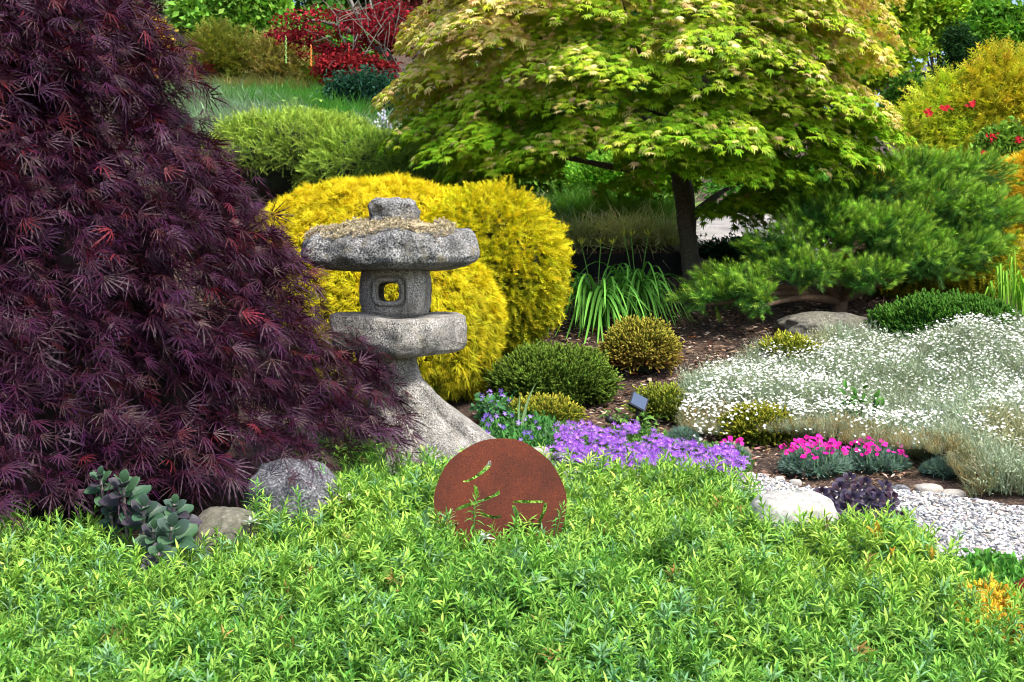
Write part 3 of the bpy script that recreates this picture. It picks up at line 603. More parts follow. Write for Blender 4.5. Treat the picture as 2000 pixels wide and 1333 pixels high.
for px, py, d, r, mt, lab, sd in [(1757, 962, 5.6, (.05, .04, .035), M_boulder, 'blue-grey edging stone touching the dark sedum', 1), (1812, 960, 5.65, (.068, .045, .035), M_pebble, 'tan edging stone, the middle one of three along the gravel', 2), (1862, 968, 5.6, (.058, .04, .028), M_pebble, 'flat tan edging stone at the far end of the row along the gravel', 6),
                              (1522, 938, 5.75, (.026, .022, .02), M_white, 'small round white pebble in front of the magenta pinks', 8), (1553, 944, 5.7, (.03, .024, .018), M_pebble, 'flat tan pebble beside the small white pebble', 9)]:
    rock(px, py, d, r, mt, 'edging_stone', lab, 'stone', sd, .12, 2.6, 1.5, 'stones edging the beds', nu=48, nv=24)

# ------------------------------------------------------------------ purple laceleaf maple
MC = np.array([-2.7, 5.5])
pz = [.0, .2, .63, .81, 1.24, 1.54, 1.73, 1.82, 2.0, 2.23, 2.5, 2.75]; pr_ = [2.2, 2.2, 1.92, 1.68, 1.55, 1.34, 1.14, 1.06, 1.15, .96, .6, .05]
def onslope(V): V = np.array(V, float); V[:, 2] += SLOPE * V[:, 1]; return V
def mprof(z): return np.interp(z, pz, pr_)
mt = thing('purple_maple', 'weeping laceleaf maple with dark purple finely cut foliage cascading beside the lantern', 'tree', (MC[0], MC[1], SLOPE * MC[1]))
V, T = tube([(MC[0], MC[1], -.1), (MC[0] + .1, MC[1], .5), (MC[0] - .05, MC[1] + .05, 1.2), (MC[0] + .1, MC[1], 1.9), (MC[0], MC[1], 2.4)], [.12, .1, .085, .05, .02], 10, 5, .2); mk('trunk', onslope(V), T, M_twig, mt, smooth=True)
nb = 26
for i in range(nb):
    a = -2.9 + i / (nb - 1) * 3.6; z0 = random.uniform(.9, 2.2); ze = random.uniform(.3, z0 - .2); r = float(mprof(ze)) * .66
    e = np.array([math.cos(a) * r, math.sin(a) * r * .6, ze]); b = np.array([MC[0], MC[1], 0])
    V, T = tube([b + [0, 0, z0 - .2], b + [e[0] * .35, e[1] * .35, z0 + .15], b + [e[0] * .75, e[1] * .75, (z0 + ze) / 2 + .15], b + e], [.022, .014, .008, .003], 5, 4); mk('branch', onslope(V), T, M_twig, mt)
# added near-black solid core standing in for the shade between the leaves
zc = rows([(.12, MC[0], MC[1], 1.35, .85, 2)] + [(z, MC[0], MC[1], mprof(z) * .70, mprof(z) * .6 * .66, 2) for z in np.linspace(.3, 2.55, 20)], 44)
V, T = ringbody(zc, 90, 2., .12, 3); mk('shade_core', onslope(V), T, M_corep, mt, smooth=True)
lace = [P_maple(100 + k, 5 + 2 * (k % 2), 1, .040, .10 + .11 * (k % 5), 1.2 + .3 * (k % 4), .5, .6) for k in range(10)]
def maple_sprays(ns, front, inset, seed):
    r = np.random.default_rng(seed); A = []; 
    z = r.uniform(.28, 2.72, ns * 2); a = np.where(r.random(ns * 2) < front, r.uniform(-2.7, .35, ns * 2), r.uniform(.35, 3.6, ns * 2))
    k = fbm(np.stack([a * 1.7, z * 4.2 + a * .9, 0 * z], -1) + seed); saw = np.mod(-z * 2.6 + 1.3 * np.sin(a * 2.3 + 1) + .8 * k, 1); k = .5 * k + .5 * (saw * 1.3 - .6); m = k > -.30; z, a, k = z[m][:ns], a[m][:ns], k[m][:ns]
    rr = mprof(z) * (inset + r.uniform(-.08, .08, len(z))) + .27 * k; pos = np.stack([np.cos(a) * rr, np.sin(a) * rr * .6, z], -1)
    rad = nz(np.stack([np.cos(a) + .3, np.sin(a) * .75, 0 * a], -1)); out = []
    L = r.uniform(.16, .4, len(z)); side = nz(np.cross(rad, UP)); sw = r.normal(0, .35, len(z))
    for s in range(9):
        f = s / 8; q = pos + rad * (L * f * (1 - .3 * f))[:, None] + side * (sw * L * f)[:, None] + UP * (L * (.12 * f - .62 * f * f))[:, None]
        d = rad * (.85 - .25 * f) + np.array([.35, 0, 0]) + side * (sw[:, None] * .6) - UP * (.02 + .50 * f) + side * (.55 * (-1) ** s) + side * .0 + r.normal(0, .24, (len(z), 3)); n = rad * .55 + UP * .75 + r.normal(0, .5, (len(z), 3))
        out.append((q + r.normal(0, .015, q.shape), d, n, k))
    return [np.concatenate([o[i] for o in out]) for i in range(3)] + [np.concatenate([o[3] for o in out])]
q, d, n, kk = maple_sprays(1750, .88, .92, 31); q2, d2, n2, k2 = maple_sprays(1300, .92, .79, 77)
q = np.vstack([q, q2]) + [MC[0], MC[1], 0]; d = np.vstack([d, d2]); n = np.vstack([n, n2]); kk = np.concatenate([kk, k2])
ok = (q[:, 2] > .2); 
low = (q[:, 1] < 4.75) & (q[:, 2] < .30); ok &= ~low
q, d, n, kk = q[ok], d[ok], n[ok], kk[ok]
N = len(q); base = mix((.008, .0022, .010), (.040, .0095, .050), rng.random(N) ** 1.6); red = rng.random(N) < np.clip(.05 + .12 * kk + .10 * (q[:, 2] - 1), .02, .3); base[red] = jit((.10, .009, .015), int(red.sum()), .3, .1); ol = rng.random(N) < .10; base[ol & ~red] = (.03, .018, .02)
base = jit(base, N, .25, .08); tipc = base * 1.15; base = base * .55 + np.array([.035, .002, .004]); sc = rng.uniform(.068, .128, N)
# nearest leaves (largest in view) as parts
q0 = q; q = onslope(q); pq = proj(q); vis = (pq[:, 0] > 0) & (pq[:, 0] < 850) & (pq[:, 1] > 20) & (pq[:, 1] < 1040); size = sc / q[:, 1] * vis * (1 - .0) + .004 * (np.hypot((q[:, 0] - MC[0]) / mprof(q0[:, 2]), (q[:, 1] - MC[1]) / (.6 * mprof(q0[:, 2]))) > .98) * vis
top = np.argsort(-size)[:300]; rest = np.ones(N, bool); rest[top] = False
def leafobjs(idx, q, d, n, sc, protos, cols, mat, parent, name='leaf'):
    """individual leaf parts; cols = short list of (ca, cb) variants; mesh data shared"""
    bank = {}; R = frames(d[idx], n[idx]); og = ORG[parent.name] if parent.name in ORG else ORG[parent.parent.name]
    for k, i in enumerate(idx):
        a = random.randrange(len(protos)); b = random.randrange(len(cols)); key = (a, b)
        if key not in bank:
            V, Fc, t = protos[a]; ca, cb = np.array(cols[b][0]), np.array(cols[b][1]); C = ca * (1 - t)[:, None] + cb * t[:, None]
            o = mk(name, V, Fc, mat, parent, col=C, local=True); bank[key] = o.data
        else:
            o = bpy.data.objects.new(name, bank[key]); COL.objects.link(o); o.parent = parent
        M = Matrix(((*(R[k][0] * sc[i]), q[i][0] - og[0]), (*(R[k][1] * sc[i]), q[i][1] - og[1]), (*(R[k][2] * sc[i]), q[i][2] - og[2]), (0, 0, 0, 1))); o.matrix_local = M
V, Fc, C = scatter(lace, q[rest], d[rest], n[rest], sc[rest], base[rest], tipc[rest]); stuff(mk('foliage', V, Fc, M_purple, mt, col=C))
leafobjs(top, q, d, n, sc, lace, [((.036, .004, .012), (.018, .004, .022)), ((.045, .005, .016), (.036, .009, .045)), ((.03, .004, .009), (.011, .003, .014)), ((.028, .004, .014), (.026, .006, .032))], M_purple, mt)

# ------------------------------------------------------------------ conifer / shrub mounds
def shell(c, r, n, zmin=-.7, front=None, amp=.1, fr=2.5, seed=0, inset=.08):
    c = np.asarray(c); r = np.asarray(r, float); m = int(n * 3); D = nz(rng.normal(0, 1, (m, 3))); D = D[D[:, 2] > zmin]
    if front is not None: D = D[D[:, 1] < front]
    D = D[:n]; b = fbm(D * fr + seed, 3); s = 1 + amp * b - np.abs(rng.normal(0, inset, len(D))); p = c + D * r * s[:, None]
    return p, nz(D / r), b, s
def mound(name, label, cat, c, r, n, protos, ca, cb, mat, zmin=-.6, amp=.1, fr=2.5, seed=0, dirw=(1, 0, .4), sc=(.8, 1.2), core=.88, corem=None, front=.35, group=None, inset=.06, base=None, incol=None):
    c = np.asarray(c, float); bz = float(terrain(c[0], c[1])) if base is None else base
    t = thing(name, label, cat, (c[0], c[1], bz), group)
    V, Q = blob(c, np.asarray(r) * core, 64, 32, amp, fr, seed); V[:, 2] = np.maximum(V[:, 2], bz - .03); mk('dark_core', V, Q, corem or M_core, t, smooth=True)  # added solid dark core: shade inside the shell, stops light and view through
    p, nn, b, s = shell(c, r, n, zmin, front, amp, fr, seed, inset); p = p[:]; ok = p[:, 2] > bz; p, nn, b, s = p[ok], nn[ok], b[ok], s[ok]; N = len(p)
    d = nn * dirw[0] + UP * dirw[1] + rnd(N, dirw[2]); CA = jit(ca, N); CB = jit(cb, N, .12, .06)
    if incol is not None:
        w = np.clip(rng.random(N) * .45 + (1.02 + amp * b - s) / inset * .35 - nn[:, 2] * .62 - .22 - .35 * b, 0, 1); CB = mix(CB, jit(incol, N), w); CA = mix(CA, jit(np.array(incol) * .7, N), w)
    V, Fc, C = scatter(protos, p, d, nn + rnd(N, .5) + UP * .3, rng.uniform(*sc, N), CA, CB); stuff(mk('foliage', V, Fc, mat, t, col=C)); return t
thr = [P_thread(k, 12, .05, .0042, .65, .45) for k in range(8)]
yel = [P_sprig(k, 9, .10, .030, .0075, .2, 1., .35) for k in range(6)]
k75 = 7.5 / F
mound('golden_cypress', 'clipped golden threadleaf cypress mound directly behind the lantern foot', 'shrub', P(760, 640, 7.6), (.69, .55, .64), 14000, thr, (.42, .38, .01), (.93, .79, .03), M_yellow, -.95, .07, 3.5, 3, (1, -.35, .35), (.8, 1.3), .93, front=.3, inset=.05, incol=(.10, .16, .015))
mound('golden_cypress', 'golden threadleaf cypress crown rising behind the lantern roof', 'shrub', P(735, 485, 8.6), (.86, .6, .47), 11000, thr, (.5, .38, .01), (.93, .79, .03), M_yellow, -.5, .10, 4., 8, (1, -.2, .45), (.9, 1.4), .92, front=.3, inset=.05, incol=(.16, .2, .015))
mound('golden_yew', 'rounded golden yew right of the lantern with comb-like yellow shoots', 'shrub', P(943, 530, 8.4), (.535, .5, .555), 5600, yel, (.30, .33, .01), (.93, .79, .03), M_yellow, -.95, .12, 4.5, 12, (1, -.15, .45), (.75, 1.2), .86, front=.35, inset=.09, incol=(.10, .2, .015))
spy = [P_sprig(k, 8, .10, .018, .006, .2, 1., .2) for k in range(6)]
for i, (px, py, d, r, lab) in enumerate([(585, 318, 11.4, (.88, .8, .42), 'spreading lime green conifer mound at the foot of the grass slope'), (740, 345, 11.0, (.72, .7, .36), 'spreading lime green conifer mound, lower and nearer to the green maple'), (800, 400, 10.6, (.6, .5, .35), 'dull green spreading conifer in shade behind the golden yew')]):
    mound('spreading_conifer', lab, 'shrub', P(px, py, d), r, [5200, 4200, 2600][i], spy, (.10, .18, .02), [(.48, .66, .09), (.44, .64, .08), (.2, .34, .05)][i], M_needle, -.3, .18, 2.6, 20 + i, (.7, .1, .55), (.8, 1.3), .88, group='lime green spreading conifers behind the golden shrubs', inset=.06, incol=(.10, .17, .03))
hea = [P_sprig(k, 7, .05, .011, .004, .2, 1., 0) for k in range(5)]
hth = [P_needles(k + 50, 26, .055, .012, .0035, .9) for k in range(5)]
def heather(px, py, d, r, n, ca, cb, lab, sc=(.6, 1.45), up=.5, inc=(.05, .09, .01)):
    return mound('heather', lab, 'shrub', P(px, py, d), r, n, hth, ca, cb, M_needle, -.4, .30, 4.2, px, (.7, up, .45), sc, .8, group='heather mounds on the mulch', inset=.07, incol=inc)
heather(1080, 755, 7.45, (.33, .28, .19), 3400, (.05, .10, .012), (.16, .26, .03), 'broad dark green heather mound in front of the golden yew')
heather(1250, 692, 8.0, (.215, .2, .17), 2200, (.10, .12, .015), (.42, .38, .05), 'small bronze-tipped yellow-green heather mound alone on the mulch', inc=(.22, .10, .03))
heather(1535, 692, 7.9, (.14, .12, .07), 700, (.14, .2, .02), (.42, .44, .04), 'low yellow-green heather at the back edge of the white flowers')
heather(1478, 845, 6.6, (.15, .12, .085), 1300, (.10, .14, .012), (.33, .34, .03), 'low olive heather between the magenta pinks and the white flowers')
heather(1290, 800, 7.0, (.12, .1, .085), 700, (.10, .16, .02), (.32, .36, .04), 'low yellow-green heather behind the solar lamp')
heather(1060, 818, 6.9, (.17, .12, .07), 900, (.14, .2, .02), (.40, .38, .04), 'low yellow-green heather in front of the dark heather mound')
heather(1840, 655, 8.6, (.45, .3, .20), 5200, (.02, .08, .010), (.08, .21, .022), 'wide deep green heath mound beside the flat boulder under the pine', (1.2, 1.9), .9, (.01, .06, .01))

# ------------------------------------------------------------------ pine
pine = thing('pine', 'low spreading pine with blue-green needles over the mulch on the right', 'tree', P(1640, 590, 9.3))
base = P(1640, 600, 9.4)
cl = [(1425, 552, 8.9, 66, 24), (1375, 585, 8.7, 45, 15), (1440, 570, 8.8, 60, 26), (1530, 488, 9.1, 78, 36), (1575, 405, 9.5, 72, 40), (1610, 445, 9.2, 90, 55), (1570, 530, 8.9, 80, 30), (1700, 380, 9.6, 95, 50), (1800, 345, 9.9, 90, 42), (1890, 350, 9.9, 80, 40), (1720, 470, 9.1, 105, 60), (1850, 420, 9.5, 100, 65), (1920, 440, 9.4, 60, 60), (1880, 500, 9.2, 80, 40), (1800, 520, 9.1, 90, 35), (1690, 545, 8.9, 60, 28), (1480, 590, 8.7, 26, 22)]
nd = [P_needles(k, 76, .095, .052, .0027, .85) for k in range(6)]; parts = []
M_pinebark = plain('pine_bark', (.13, .08, .05), .9, 0, .4, 60, .5)
for i, (px, py, d, rx, ry) in enumerate(cl):
    c = P(px, py, d); r = np.array([rx / F * d, .28, ry / F * d]); m = int(10 + rx * ry / 24); D = nz(rng.normal(0, 1, (m, 3))); D[:, 2] = np.where(rng.random(m) < .75, np.abs(D[:, 2]), D[:, 2]); p = c + D * r * rng.uniform(.75, 1.05, (m, 1))
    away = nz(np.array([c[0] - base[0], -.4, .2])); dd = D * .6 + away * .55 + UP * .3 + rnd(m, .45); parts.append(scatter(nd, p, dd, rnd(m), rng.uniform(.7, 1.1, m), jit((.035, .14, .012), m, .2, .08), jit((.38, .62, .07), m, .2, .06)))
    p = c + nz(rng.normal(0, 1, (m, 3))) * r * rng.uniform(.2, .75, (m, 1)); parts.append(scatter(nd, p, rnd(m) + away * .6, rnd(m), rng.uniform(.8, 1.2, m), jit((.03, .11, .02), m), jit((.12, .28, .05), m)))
    mid = (base + c) / 2 + [0, 0, .05]; V, T = tube([base + [0, 0, .05], mid, c + [0, 0, -.04]], [.045, .025, .008], 6, 5, .3); mk('branch', V, T, M_pinebark, pine, smooth=True)
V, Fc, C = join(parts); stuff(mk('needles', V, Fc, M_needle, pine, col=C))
V, T = tube([base - [0, 0, .3], base, base + [.1, .05, .3], base + [.3, .1, .6]], [.07, .06, .05, .03], 8, 4, .3); mk('trunk', V, T, M_pinebark, pine, smooth=True)
mound('golden_yew', 'golden yew with drooping yellow tips in the shade behind the pine', 'shrub', P(1810, 500, 9.9), (.72, .35, .38), 2600, yel, (.12, .2, .015), (.70, .56, .03), M_yellow, -.95, .12, 3., 33, (1, -.5, .4), (1., 1.6), .8, front=.3, inset=.12, incol=(.07, .13, .01))
mound('golden_cypress', 'bright golden cypress at the right edge behind the pine', 'shrub', P(2010, 390, 10.4), (.42, .4, .36), 3600, thr, (.4, .3, .02), (.85, .55, .03), M_yellow, -.9, .16, 3., 44, (1, -.1, .5), (1.2, 1.9), .85, front=.4, inset=.1)
mound('golden_cypress', 'small golden cypress showing yellow just above the pine', 'shrub', P(1765, 360, 11.4), (.32, .3, .16), 1600, thr, (.4, .3, .02), (.85, .58, .03), M_yellow, -.9, .16, 3., 45, (1, .2, .5), (1.2, 1.9), .8, front=.4, inset=.1)

# ------------------------------------------------------------------ green maple
GD = 10.0
gm = thing('green_maple', 'large green maple with peach-tinted leaf tips in layered tiers over the bed', 'tree', (P(1350, 550, GD)[0], GD, .4))
tb = P(1352, 560, GD)
V, T = tube([tb - [0, 0, .2], tb + [-.0, 0, .1], P(1345, 480, GD), P(1338, 400, GD), P(1330, 340, GD + .05), P(1320, 270, GD + .1)], [.12, .085, .075, .08, .08, .06], 14, 6, .16); mk('trunk', V, T, M_bark, gm, smooth=True)
lims = [[(1345, 430, 10), (1390, 390, 10), (1430, 365, 9.9), (1520, 330, 9.6)], [(1335, 350, 10), (1250, 290, 9.8), (1130, 230, 9.3), (960, 190, 9)], [(1330, 330, 10), (1400, 260, 9.7), (1520, 200, 9.3), (1640, 160, 9.1)], [(1325, 300, 10), (1300, 200, 9.9), (1240, 80, 9.8), (1200, -60, 9.8)], [(1325, 290, 10), (1370, 170, 10), (1460, 40, 10), (1540, -80, 10)],
        [(1330, 330, 10), (1220, 330, 9.5), (1050, 300, 8.9), (860, 290, 8.7)], [(1330, 320, 10), (1250, 220, 10.5), (1050, 120, 11), (850, 60, 11)], [(1330, 320, 10), (1450, 250, 10.6), (1600, 170, 11), (1700, 80, 11)], [(1330, 320, 10), (1330, 260, 9.2), (1300, 230, 8.6), (1250, 210, 8.2)], [(1335, 330, 10), (1420, 300, 9.3), (1500, 260, 8.7), (1580, 250, 8.4)]]
for L_ in lims:
    V, T = tube([P(a_, b_, c_ + .25 * k_i) for k_i, (a_, b_, c_) in enumerate(L_)], [.05, .03, .014, .005], 7, 6, .2); mk('branch', V, T, M_bark, gm, smooth=True)
gl = [P_maple(200 + k, 7, 0, .14, .25 + .1 * (k % 3), 2.0, .4) for k in range(6)]
# plates: flat leafy tiers
plates = []
cx0 = P(1255, 150, GD); CR = np.array([1.86, 1.7, 1.6]); cc0 = np.array([cx0[0], GD, 2.35 + SLOPE * GD])
r_ = np.random.default_rng(8); tries = 0
while len(plates) < 165 and tries < 4000:
    tries += 1; D = nz(r_.normal(0, 1, 3)); D[1] = -abs(D[1]) if r_.random() < .78 else D[1]
    if D[2] < -.72 or (D[1] > .25 and r_.random() < .92): continue
    s = r_.uniform(.72, .98); c = cc0 + D * CR * s
    if c[2] < 1.42 + SLOPE * GD + .15 * math.sin(c[0] * 3): continue
    if any(np.linalg.norm((c - b[0]) * [1, 1, 1.7]) < .40 for b in plates): continue
    plates.append((c, r_.uniform(.28, .46), D))
for (px, py, d) in [(1060, 262, 8.8), (930, 238, 8.9), (1330, 225, 8.4), (1250, 240, 8.5), (1420, 240, 8.5), (1140, 240, 8.8), (880, 262, 9), (1000, 285, 9), (820, 235, 9.3), (1500, 300, 9), (1590, 300, 9.2), (1440, 300, 9), (1650, 270, 9.2), (1710, 230, 9.5), (1690, 285, 9.5), (1225, 350, 11), (1480, 375, 9.7), (1430, 395, 9.9), (1540, 380, 9.7), (930, 290, 9.2), (1280, 285, 9.0)]:
    c = P(px, py, d); plates.append((c, .30, nz((c - cc0) / CR)))
Q_, D_, N_, K_ = [], [], [], []
for (c, R, D) in plates:
    m = int(900 * R * R / .16 * .62); a = rng.uniform(0, 2 * np.pi, m); rr = np.sqrt(rng.random(m)) * R; rad = np.stack([np.cos(a), np.sin(a), 0 * a], -1)
    off = rad * rr[:, None]; lump = fbm(np.column_stack([off * 5, np.zeros(m)])[:, :3] + c * 3)
    z = -.55 * (rr / R) ** 2 * R + .07 * lump + rng.normal(0, .018, m); out_h = nz(D * [1, 1, 0]); p = c + off + UP * z[:, None] - UP * (off @ out_h * .25)[:, None]
    keep = lump > -.34 + .3 * (rr / R - .6); Q_.append(p[keep]); D_.append((rad * (.35 + .5 * (rr / R)[:, None]) + out_h * .6 - UP * .6 + rnd(m, .3))[keep]); N_.append((UP + rad * .25 + out_h * .35 + rnd(m, .25))[keep])
    K_.append(np.clip(.15 + .4 * lump + .35 * rng.random(m) + .25 * (c[2] - SLOPE * GD - 2.0) + .42 * (abs(c[0] - 1.1) > 1.1) * (c[2] - SLOPE * GD > 1.9), 0, 1)[keep])
q, d, n, kk = map(np.concatenate, (Q_, D_, N_, K_)); N = len(q)
base_g = mix((.15, .36, .008), (.60, .66, .04), kk); new = rng.random(N) < np.clip(kk * 1.05 - .22, 0, .8); base_g[new] = mix((.72, .66, .14), (.88, .64, .34), rng.random(int(new.sum()))); base_g = jit(base_g, N, .14, .06)
sc = rng.uniform(.042, .066, N); pq = proj(q); size = (sc / q[:, 1]) * ((pq[:, 0] > 750) & (pq[:, 0] < 1770) & (pq[:, 1] > 10)) * (q[:, 1] < 9.4); top = np.argsort(-size)[:300]; rest = np.ones(N, bool); rest[top] = False
V, Fc, C = scatter(gl, q[rest], d[rest], n[rest], sc[rest], base_g[rest] * .85, base_g[rest] * 1.1); stuff(mk('crown', V, Fc, M_leaf, gm, col=C))
leafobjs(top, q, d, n, sc, gl, [((.12, .26, .015), (.2, .32, .03)), ((.22, .38, .02), (.38, .46, .05)), ((.36, .46, .04), (.55, .50, .12))], M_leaf, gm)
print('maple leaves', N)

# ------------------------------------------------------------------ background trees
def tree(name, label, cat, px, py, d, rx, ry, n, ca, cb, leaf=(.07, .045), group=None, trunk=True, ncl=26, clr=.3, mat=None, nper=9, hang=0, tm=None, dy=None, spr=None, fl=1.):
    c = P(px, py, d); r = np.array([rx / F * d, dy or rx / F * d * .6, ry / F * d]); bz = float(terrain(c[0], c[1])); t = thing(name, label, cat, (c[0], c[1], bz), group)
    if trunk:
        b = np.array([c[0], c[1], bz]); tp = c + [0, 0, r[2] * .5]; w = .03 + .035 * r[2]
        V, T = tube([b - [0, 0, .2], b * .6 + tp * .4 + [.05, 0, 0], tp], [w * 1.4, w, w * .4], 8, 4, .2); mk('trunk', V, T, tm or M_bark, t, smooth=True)
        for _ in range(5):
            e = c + nz(rng.normal(0, 1, 3) * [1, .6, .6]) * r * .8; s = b * .5 + tp * .5; V, T = tube([s, (s + e) / 2 + [0, 0, .1 * r[2]], e], [w * .5, w * .3, w * .1], 5, 4, .2); mk('branch', V, T, tm or M_bark, t, smooth=True)
    pro = spr or [P_cluster(int(px) + k, nper, leaf[0] * 1.6, leaf[0], leaf[1]) for k in range(5)]; parts = []; per = n // ncl
    for k in range(ncl):
        D = nz(rng.normal(0, 1, 3)); D[1] = -abs(D[1]) * .8; cc = c + D * r * rng.uniform(.45, .85); rr = r * clr * rng.uniform(.6, 1.4) * np.array([1, 1, fl])
        E = nz(rng.normal(0, 1, (per, 3))); E[:, 2] = np.where(rng.random(per) < .6, np.abs(E[:, 2]), E[:, 2]); p = cc + E * rr * np.cbrt(rng.uniform(.4, 1, (per, 1))); tone = rng.uniform(.85, 1.15)
        parts.append(scatter(pro, p, E + rnd(per, .5) - UP * hang, UP + rnd(per, .6), rng.uniform(.8, 1.3, per), jit(np.array(ca) * tone, per), jit(np.array(cb) * tone, per)))
    V, Fc, C = join(parts); stuff(mk('crown', V, Fc, mat or M_far, t, col=C)); return t
G = 'trees on the far slope'
fsp = [P_sprig(k + 70, 8, .22, .055, .012, .2, 1., .2) for k in range(5)]
tree('tree', 'tall dark green tree filling the back of the slope behind the bare-branched maple', 'tree', 900, -60, 27, 420, 280, 7000, (.03, .07, .012), (.07, .14, .02), (.16, .1), G, ncl=50)
tree('tree', 'tall dark green tree behind the purple maple at the top left', 'tree', 150, 0, 26, 330, 260, 5000, (.03, .07, .012), (.08, .16, .02), (.16, .1), G, ncl=40)
tree('tree', 'deep green tree seen through the middle of the green maple', 'tree', 1350, 60, 26, 320, 330, 6500, (.03, .08, .012), (.10, .2, .03), (.16, .1), G, ncl=44)
tree('tree', 'dark leafy tree filling the gaps low behind the big maple', 'tree', 1180, 240, 22, 330, 120, 4200, (.03, .09, .012), (.12, .24, .03), (.13, .08), G, False, ncl=40)
tree('tree', 'grey-green tree at the top between the purple maple and the leafy green tree', 'tree', 335, 40, 22, 75, 80, 1800, (.10, .16, .06), (.22, .30, .14), (.08, .04), G)
tree('tree', 'fresh mid-green leafy tree on the slope left of the red maple', 'tree', 480, 60, 20, 120, 100, 3600, (.08, .24, .025), (.28, .50, .07), (.12, .075), G, hang=.4)
tree('tree', 'mid-green leafy tree behind the hanging red garlands', 'tree', 640, 110, 19.5, 100, 75, 2400, (.06, .22, .025), (.16, .40, .07), (.11, .065), G, hang=.4)
tree('orange_shrub', 'orange-yellow shrub glimpsed through the upper purple maple', 'shrub', 262, 92, 11, 60, 55, 1000, (.45, .28, .03), (.75, .45, .06), (.05, .03), trunk=False)
tree('red_maple', 'red-leaved maple on the slope with hanging garlands', 'tree', 690, 66, 17, 185, 66, 620, (.11, .008, .013), (.38, .02, .04), (.05, .03), None, ncl=40, clr=.22, tm=M_palebark, hang=.4, fl=.4)
tree('red_maple', 'small crimson maple below the hanging garlands', 'tree', 695, 145, 16.4, 72, 42, 800, (.14, .012, .015), (.40, .03, .04), (.055, .035), None, ncl=22, clr=.3, hang=.6, fl=.5)
tree('red_maple', 'brownish red maple behind the lichen-covered branches', 'tree', 840, 60, 18.5, 110, 80, 1000, (.07, .015, .012), (.2, .03, .03), (.07, .045), None, ncl=20, tm=M_palebark)
tree('cypress', 'dark blue-green conifer under the small crimson maple', 'tree', 715, 225, 15.2, 95, 70, 2600, (.012, .05, .03), (.03, .10, .06), (.07, .03), None, trunk=False, ncl=24)
for (px, py, rx, ry, ca, cb, lab) in [(430, 125, 72, 62, (.09, .11, .012), (.26, .28, .04), 'olive green feathery shrub on the slope beside the purple maple'), (545, 130, 60, 60, (.12, .13, .02), (.42, .36, .10), 'tan-tipped feathery shrub on the slope behind the white iris'), (620, 180, 40, 36, (.06, .09, .012), (.18, .22, .03), 'low olive shrub in shade right of the tan-tipped shrub')]:
    tree('feathery_shrub', lab, 'shrub', px, py, 18.5, rx, ry, 1700, ca, cb, (.085, .02), 'feathery shrubs on the slope', False, 30, .3, spr=fsp, hang=-.3)
tree('tree', 'bright yellow-green tree right of the big maple against the blue sky', 'tree', 1690, 60, 17, 110, 115, 4000, (.15, .30, .012), (.45, .60, .05), (.09, .06), G, hang=.3)
tree('tree', 'yellow-green tree at the top right beside the dark conifer', 'tree', 1830, 30, 18, 75, 70, 2400, (.15, .30, .012), (.42, .58, .05), (.09, .06), G, hang=.3)
tree('tree', 'fresh green tree in the top right corner', 'tree', 1965, 75, 16, 75, 75, 2400, (.09, .28, .02), (.28, .52, .07), (.08, .05), G, hang=.2)
tree('cypress', 'dark upright conifer between the yellow-green trees', 'tree', 1870, 130, 15.5, 42, 62, 1800, (.012, .045, .012), (.03, .09, .02), (.06, .02), None, ncl=16, clr=.4)
tree('cypress', 'dark conifer top in the upper right of the view', 'tree', 1910, 0, 22, 40, 60, 900, (.015, .05, .012), (.06, .12, .02), (.08, .03), None, ncl=12, clr=.4)
tree('tree', 'dark green tree low behind the yellow-green shrub', 'tree', 1790, 230, 15, 60, 70, 1500, (.03, .10, .012), (.09, .2, .02), (.07, .045), G, ncl=14, clr=.4)
tree('yellow_shrub', 'yellow-green feathery shrub with orange tints above the pine', 'shrub', 1850, 260, 13.2, 110, 100, 3000, (.22, .36, .012), (.66, .70, .06), (.08, .025), None, False, 100, .13, spr=fsp, hang=-.5)
tree('yellow_shrub', 'orange-yellow feathery shrub at the right edge above the golden cypress', 'shrub', 1960, 200, 13, 85, 95, 2200, (.26, .32, .012), (.72, .62, .05), (.07, .022), None, False, 80, .14, spr=fsp, hang=-.5)
tree('azalea', 'green shrub with scarlet flowers at the right edge above the pine', 'shrub', 1960, 300, 12.2, 52, 40, 1100, (.07, .18, .02), (.22, .38, .05), (.06, .035), None, False, 14, .4)
tree('shrub', 'deep green shrub behind the maple trunk', 'shrub', 1500, 400, 15, 200, 70, 3600, (.05, .18, .015), (.16, .40, .05), (.06, .035), None, False, 26, .35)
tree('shrub', 'low green perennial under the middle of the maple', 'shrub', 1215, 350, 12.6, 120, 55, 3000, (.14, .38, .03), (.45, .70, .10), (.05, .03), None, False, 22, .35)
tree('shrub', 'mid green shrub filling the gap between the golden yew and the big maple', 'shrub', 1060, 345, 13, 75, 45, 1300, (.07, .22, .02), (.22, .44, .06), (.05, .03), None, False, 16, .4)
# red flowers
pf = P_flower(5, 1., .7, .3); red = [(1940, 268, 'largest cluster of scarlet flowers above the right end of the pine'), (1988, 274, 'scarlet flowers at the right edge of the azalea'), (1921, 300, 'scarlet flowers just above the pine, lowest of the clusters'), (1898, 205, 'dull red flowers amid the yellow-green shrub'), (1846, 212, 'red flowers in the left part of the yellow-green shrub'), (1812, 221, 'red flowers beside the big maple, leftmost of the clusters')]
for i, (px, py, lab_) in enumerate(red):
    parts = []; 
    p = P(px, py, 12) + rnd(14, .018 + .012 * (i == 0)); V, Fc, C = scatter([pf], p, rnd(14, .5) + [0, -1, .4], rnd(14), .019, jit((.55, .02, .03), 14), jit((.6, .03, .05), 14)); o = mk('flower_cluster', V, Fc, M_petal, col=C)
    tag(o, lab_, 'flower', 'scarlet flower clusters among the right-hand shrubs')
